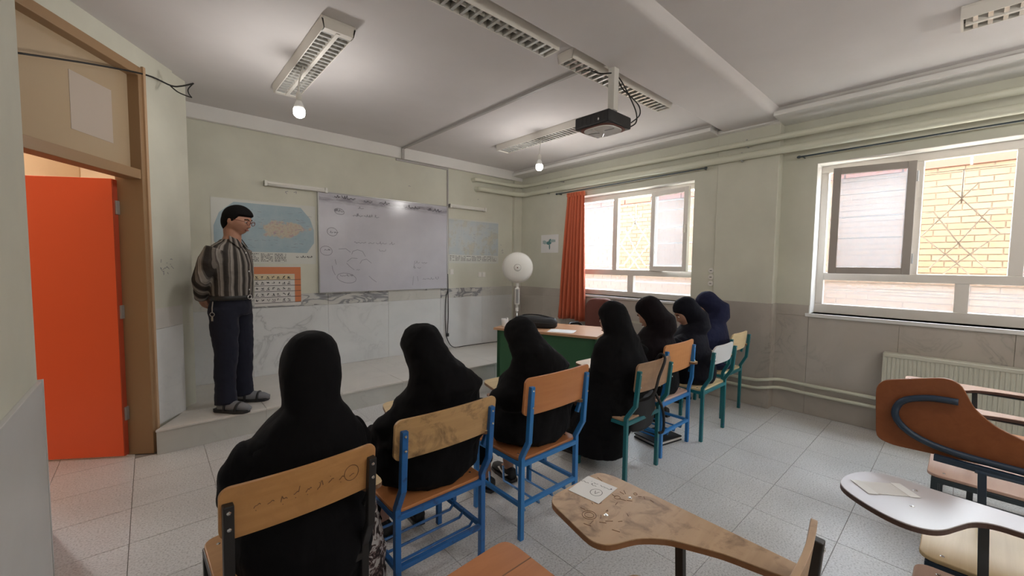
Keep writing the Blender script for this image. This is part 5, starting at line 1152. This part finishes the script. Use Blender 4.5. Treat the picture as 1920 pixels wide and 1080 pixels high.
def man():
    t = thing('person', 'standing man in striped shirt and navy trousers with hands behind his back', 'person', (-4.30, -0.95, PH))
    # local: faces +y ; rotation turns him toward the room and the students
    t.rotation_euler = (0, 0, R(-128)); t.scale = (1.13, 1.13, 1.0)
    hc = Vector((0.0, 0.055, 1.635)); M = Matrix.Rotation(R(3), 3, 'Z') @ Matrix.Rotation(R(-14), 3, 'X')
    b = MB(); head_mb(b, hc, M); nose(b, hc, M); ears(b, hc, M)
    b.tube([hc + M @ Vector((0, -0.02, -0.06)), (0, 0.02, 1.50), (0, 0.0, 1.40)], [0.060, 0.058, 0.075], 14)
    b.rings([((0, 0, 0.90), 0.14, 0.09), ((0, 0, 1.10), 0.13, 0.09), ((0, 0, 1.30), 0.15, 0.095), ((0, 0, 1.42), 0.13, 0.07)], 18)
    wr_ = {-1: (-0.07, -0.17, 0.98), 1: (0.05, -0.19, 0.95)}; el = {-1: (-0.24, -0.12, 1.14), 1: (0.205, -0.085, 1.14)}
    for s_ in (-1, 1):
        b.tube([(s_ * 0.14, -0.01, 1.365), (s_ * 0.20, -0.035, 1.27), el[s_], wr_[s_]], [0.045, 0.042, 0.036, 0.026], 12)
        hand(b, wr_[s_], (-s_ * 0.8, -0.1, -0.45), (0.0, 0.9, -0.1), 0.55, 1.0, s_)
        b.tube([(s_ * 0.085, 0, 0.88), (s_ * 0.10, 0.01, 0.48), (s_ * 0.11, -0.01, 0.09)], [0.085, 0.058, 0.038], 12)
        b.tube([(s_ * 0.11, -0.03, 0.07), (s_ * 0.125, 0.12, 0.045), (s_ * 0.13, 0.17, 0.035)], [0.036, 0.036, 0.020], 12)
    remesh(b.build('body', 'skin', t, True), 0.0065, 2)
    face_parts(t, hc, M)
    # hair cap and short beard shade
    def hm(d):
        y = d.y
        if y > 0.45: zb_ = 0.52
        elif y > 0.22: zb_ = -0.05 + (y - 0.22) / 0.23 * 0.57
        elif y > -0.05: zb_ = -0.15
        elif y > -0.45: zb_ = -0.85 + (y + 0.45) / 0.40 * 0.70
        else: zb_ = -0.85
        on = d.z > zb_
        return (0.009 + 0.013 * min(1, max(0, (d.z - 0.1) / 0.6))) if on else -0.012
    h = MB(); head_mb(h, hc, M, 0, hm, 48, 32); remesh(h.build('hair', 'hair_black', t, True), 0.006, 2)
    # glasses
    gl = MB(); rims = []
    for s_ in (-1, 1):
        rims = [hc + M @ Vector((s_ * 0.033 + 0.024 * math.cos(2 * math.pi * k / 20), 0.104, 0.004 + 0.019 * math.sin(2 * math.pi * k / 20))) for k in range(20)]
        gl.tube(rims, 0.0024, 6, closed=True)
        gl.tube([hc + M @ Vector((s_ * 0.057, 0.103, 0.010)), hc + M @ Vector((s_ * 0.078, 0.07, 0.012)), hc + M @ Vector((s_ * 0.083, -0.01, 0.010))], 0.0022, 6)
    gl.tube([hc + M @ Vector((-0.010, 0.106, 0.008)), hc + M @ Vector((0.010, 0.106, 0.008))], 0.0024, 6)
    gl.build('glasses', 'maroon', t, True)
    # shirt
    s = MB()
    s.rings([((0, 0.005, 0.955), 0.165, 0.118), ((0, 0.005, 1.02), 0.172, 0.128), ((0, 0.01, 1.12), 0.172, 0.128), ((0, 0.01, 1.26), 0.182, 0.125), ((0, 0.0, 1.36), 0.19, 0.110), ((0, -0.005, 1.415), 0.165, 0.088), ((0, 0.0, 1.455), 0.085, 0.072), ((0, 0.005, 1.475), 0.070, 0.066)], 30)
    for s_ in (-1, 1):
        e = Vector(el[s_]); w_ = e + (Vector(wr_[s_]) - e) * 0.90
        s.tube([(s_ * 0.165, -0.005, 1.385), (s_ * 0.205, -0.035, 1.28), (e.x, e.y, e.z), w_], [0.068, 0.064, 0.056, 0.044], 16)
    sh = remesh(s.build('shirt', 'shirt_stripe', t, True), 0.009, 4, 0.5, (0.010, 0.07))
    for s_ in (-1, 1):
        MB().add([(s_ * 0.012, 0.092, 1.435), (s_ * 0.055, 0.102, 1.405), (s_ * 0.082, 0.050, 1.47), (s_ * 0.060, 0.030, 1.505), (s_ * 0.030, 0.075, 1.475), (s_ * 0.012, 0.100, 1.425), (s_ * 0.058, 0.110, 1.395), (s_ * 0.090, 0.052, 1.462)], [(0, 1, 2, 3, 4), (0, 5, 6, 1), (1, 6, 7, 2), (5, 6, 7, 3, 4)]).build('collar', 'shirt_stripe', sh)
    for z in (1.36, 1.28, 1.20, 1.12, 1.04): MB().ell((0.0, 0.135 - max(0, z - 1.2) * 0.12, z), (0.006, 0.003, 0.006), 8, 6).build('button', 'paper_white', sh)
    # trousers
    p = MB()
    p.rings([((0, 0.0, 0.975), 0.160, 0.115), ((0, -0.005, 0.90), 0.172, 0.128), ((0, -0.01, 0.82), 0.178, 0.128)], 28)
    for s_ in (-1, 1):
        p.tube([(s_ * 0.085, -0.005, 0.88), (s_ * 0.095, 0.0, 0.70), (s_ * 0.102, 0.01, 0.48), (s_ * 0.108, 0.0, 0.25), (s_ * 0.112, 0.005, 0.07)], [0.098, 0.092, 0.076, 0.070, 0.074], 18)
    remesh(p.build('trousers', 'trouser_navy', t, True), 0.010, 4, 0.5, (0.016, 0.08))
    bl = MB(); rings = []
    for z, k in ((0.955, 0.0), (0.958, 0.004), (0.992, 0.004), (0.995, 0.0)): rings.append([((0.170 + k) * math.cos(2 * math.pi * j / 36), 0.003 + (0.124 + k) * math.sin(2 * math.pi * j / 36), z) for j in range(36)])
    be = bl.loft(rings).build('belt', 'leather_black', t, True)
    MB().tube([(0.024 * math.cos(2 * math.pi * k / 18), 0.134, 0.975 + 0.017 * math.sin(2 * math.pi * k / 18)) for k in range(18)], 0.005, 6, closed=True).build('buckle', 'chrome', be, True)
    ky = MB().tube([(0.172, -0.03, 0.95), (0.182, -0.03, 0.90), (0.183, -0.03, 0.86)], 0.004, 6).build('key_chain', 'key_metal', t)
    MB().tube([(0.184, -0.03 + 0.016 * math.cos(2 * math.pi * k / 14), 0.845 + 0.016 * math.sin(2 * math.pi * k / 14)) for k in range(14)], 0.003, 6, closed=True).build('key_ring', 'key_metal', ky)
    MB().box((0.182, -0.036, 0.79), (0.186, -0.024, 0.83)).build('key', 'key_metal', ky)
    for s_ in (-1, 1):
        yw = -s_ * 0.16
        so = MB().tube([(s_ * 0.112, -0.03, 0.10), (s_ * 0.115, -0.02, 0.055), (s_ * 0.122, 0.07, 0.048), (s_ * 0.132, 0.15, 0.040), (s_ * 0.138, 0.192, 0.034)], [0.040, 0.044, 0.046, 0.036, 0.020], 14).build('sock', 'sock_grey', t, True)
        c_, n_ = math.cos(yw), math.sin(yw)
        T = lambda v: (s_ * 0.113 + v[0] * c_ - v[1] * n_, -0.01 + v[0] * n_ + v[1] * c_, v[2])
        sd = MB().prism([(w * sx, y) for sx, seq in ((1, ((-0.075, 0.022), (-0.05, 0.040), (0.04, 0.044), (0.12, 0.052), (0.18, 0.042), (0.20, 0.015))), (-1, ((0.20, 0.015), (0.18, 0.042), (0.12, 0.052), (0.04, 0.044), (-0.05, 0.040), (-0.075, 0.022)))) for y, w in seq], 0.0, 0.028, lambda a, b_, t_: T((a, b_, t_))).build('sandal', 'shoe_black', t, bevel=0.004)
        for y, hh, w in ((0.125, 0.082, 0.050), (0.035, 0.108, 0.049)):
            MB().tube([T((w * math.cos(a) * 1.02, y, 0.02 + (hh - 0.02) * math.sin(a))) for a in [math.pi * k / 10 for k in range(11)]], 0.010, 6).build('strap', 'shoe_black', sd, True)
man()
